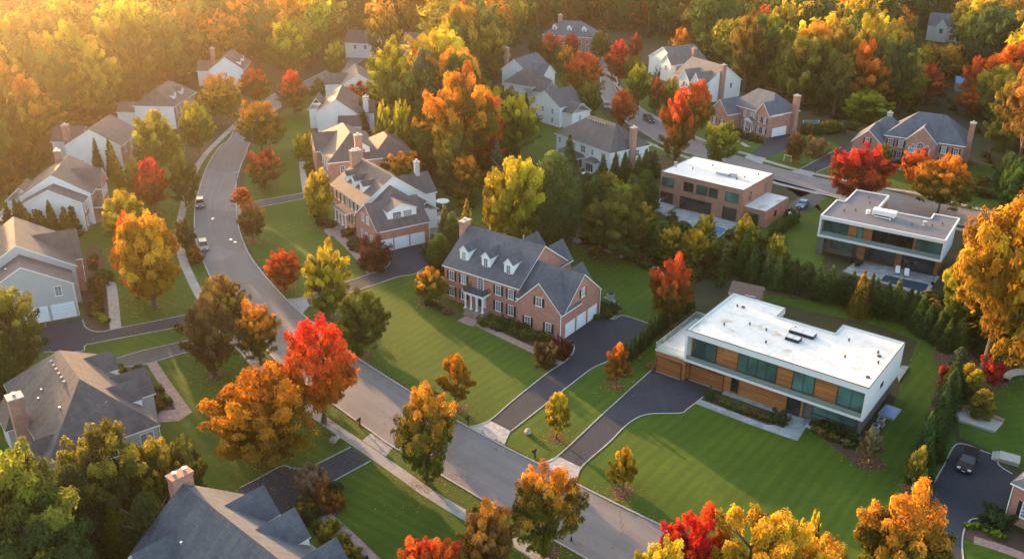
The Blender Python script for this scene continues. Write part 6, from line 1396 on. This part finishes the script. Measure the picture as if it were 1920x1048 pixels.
chair(1232,385,R(-120),'white garden chair on the raised terrace of the flat-roofed brick house',None,'cloth_white',.45)
chair(1484,409,R(30),'white garden chair beside the brick wing of the flat-roofed house',None,'cloth_white',.08)
def heater(x,y,label):
    p = U(x,y); e = empty('patio_heater',(p.x,p.y,.14)); tag(e,label,'patio heater'); mb = MB(); mb.cyl((0,0),.3,0,.5,12); mb.tube((0,0,.5),(0,0,1.8),.04,n=6); mb.build('stand','dark_metal',e); mb = MB(); mb.cyl((0,0),.45,1.8,1.95,12,r1=.1); mb.build('hood','dark_metal',e)
heater(1748,535,'dark patio heater at the right end of the bluestone patio')
def ac(x, y, rz, label, group):
    p = U(x,y); e = empty('cooling_unit',(p.x,p.y,0),rz); tag(e,label,'cooling unit',group); mb = MB(); mb.box((-.45,-.45,.05),(.45,.45,.95)); mb.box((-.55,-.55,0),(.55,.55,.05)); mb.build('cabinet','metal_grey',e); mb = MB(); mb.cyl((0,0),.36,.95,.98,14); mb.build('fan_grille','dark_metal',e)
for x,y in ((1640,808),(1650,796)): ac(x,y,R(50),'grey cooling unit against the side wall of the white modern house','cooling units of the white modern house')
p = U(1668,775); e = empty('window_well',(p.x,p.y,0),R(50)); tag(e,'blue-covered basement stairwell beside the white modern house','window well'); mb = MB(); mb.box((-1.6,-1.1,0),(1.6,1.1,.35)); mb.build('curb','stone',e); mb = MB(); mb.box((-1.35,-.9,.35),(1.35,.9,.42)); mb.build('cover','blue_plastic',e)
# small stone terrace with fountain at the right, steps and wall by the right driveway
p = U(1828,787); e = empty('stone_terrace',(p.x,p.y,0),R(-30)); tag(e,'small pale stone terrace with low brick edging at the lower right','terrace'); mb = MB(); mb.prism([(-3.2,-1.6),(2.6,-2.2),(3.4,1.0),(-1.0,2.2),(-3.6,1.0)],0,.35); mb.build('paving','stone',e)
mb = MB()
for a, b in (((-3.6,1.0),(-1.0,2.2)),((-1.0,2.2),(3.4,1.0))): mb.tube((*a,.5),(*b,.5),.28,n=6)
mb.build('edging','brick',e)
p = U(1885,862); e = empty('stone_steps',(p.x,p.y,0),R(-30)); tag(e,'pale stone garden steps at the top of the right-hand driveway','steps')
for i in range(3): mb = MB(); mb.box((-1.6+.4*i,-.9,.18*i),(1.6,1.1,.18*(i+1))); mb.build('step','stone',e)
def grill(x,y,label):
    p = U(x,y); e = empty('grill',(p.x,p.y,.02)); tag(e,label,'grill'); mb = MB(); mb.box((-.6,-.3,0),(.6,.3,.85)); mb.build('cabinet','metal_grey',e); mb = MB(); mb.tube((-.45,0,.95),(.45,0,.95),.26,n=10); mb.build('lid','dark_metal',e)
grill(1145,560,'dark garden grill behind the centre garage')
# low retaining seat wall at the far right lawn
strip('stone_edging', [(1885,716),(1892,705),(1915,700),(1960,706)], .9, 0, .6, 'stone_wall')
# manhole and patches on the main road
for x,y in ((399,410),(433,449),(441,454)):
    p = U(x,y); mb = MB(); mb.cyl((p.x,p.y),.3,.02,.03,14); tag(mb.build('manhole_cover','metal_grey'),'pale round cover set in the asphalt of the main road','manhole cover','covers in the main road')
# fence glimpsed behind the three-door house
def fence(a, b, z, label, n=10):
    p, q = U(*a), U(*b); e = empty('fence',(p.x,p.y,0),math.atan2(q.y-p.y,q.x-p.x)); tag(e,label,'fence'); L_ = (q-p).length
    for i in range(n): mb = MB(); mb.box((L_*i/(n-1)-.06,-.06,0),(L_*i/(n-1)+.06,.06,z)); mb.build('post','trim_white',e)
    mb = MB(); mb.box((0,-.03,.3),(L_,.03,.4)); mb.box((0,-.03,z-.2),(L_,.03,z-.1))
    for i in range(int(L_/.25)): mb.box((i*.25,-.045,.15),(i*.25+.12,-.03,z-.05))
    mb.build('panel','trim_white',e)
fence((735,268),(790,284),1.3,'white picket fence in the garden behind the brick hipped house')
# basketball-like white post frame in the far lawn
p = U(1476,303); e = empty('garden_gate',(p.x,p.y,0),R(-30)); tag(e,'small white post frame on the lawn near the far driveways','garden frame')
for x in (-.9,.9): mb = MB(); mb.box((x-.06,-.06,0),(x+.06,.06,1.5)); mb.build('post','trim_white',e)
mb = MB(); mb.box((-1,-.05,1.5),(1,.05,1.62)); mb.build('beam','trim_white',e)

# ---------------------------------------------------------------- the golden evening haze
m = bpy.data.materials.new('haze'); m.use_nodes = True; n = m.node_tree; n.nodes.clear(); o = N(n,'OutputMaterial'); pv = N(n,'VolumePrincipled')
pv.inputs['Color'].default_value = (1.0,.82,.60,1); pv.inputs['Density'].default_value = .00014; pv.inputs['Anisotropy'].default_value = .87
n.links.new(pv.outputs[0], o.inputs['Volume']); M['haze'] = m
mb = MB(); mb.box((-800,-150,-1),(900,1400,76)); o = mb.build('haze','haze'); tag(o,'thin golden evening haze filling the air','haze',kind='stuff')

# ---- telling repeats apart: things that would share a label are counted off from the left
ORD = 'first second third fourth fifth sixth seventh eighth ninth tenth eleventh twelfth thirteenth fourteenth fifteenth sixteenth seventeenth eighteenth nineteenth twentieth'.split()
ORD += ['twenty-'+o_ for o_ in ORD[:9]]+['thirtieth']+['thirty-'+o_ for o_ in ORD[:9]]
same = {}
for o in bpy.data.objects:
    if 'zz' in o: del o['zz']
    if o.parent is None and o.get('label') and o.get('group'): same.setdefault(o['group'], []).append(o)
for lb, os_ in same.items():
    if 1 < len(os_) <= len(ORD):
        os_.sort(key=lambda q: PX(q.location.x, q.location.y)[0])
        for i, o in enumerate(os_):
            look = ' '.join(lb.split()[:1]) if len(o['group'].split()) < 9 else ''
            lab = f"{ORD[i]} from the left of the {o['group']}"
            o['label'] = lab if len(lab.split()) <= 16 else f"{ORD[i]} from left of {o['group']}"
for o in bpy.data.objects:
    if o.parent is None and o.get('label') and len(o['label'].split()) > 16: print('LONG', o.name, o['label'])
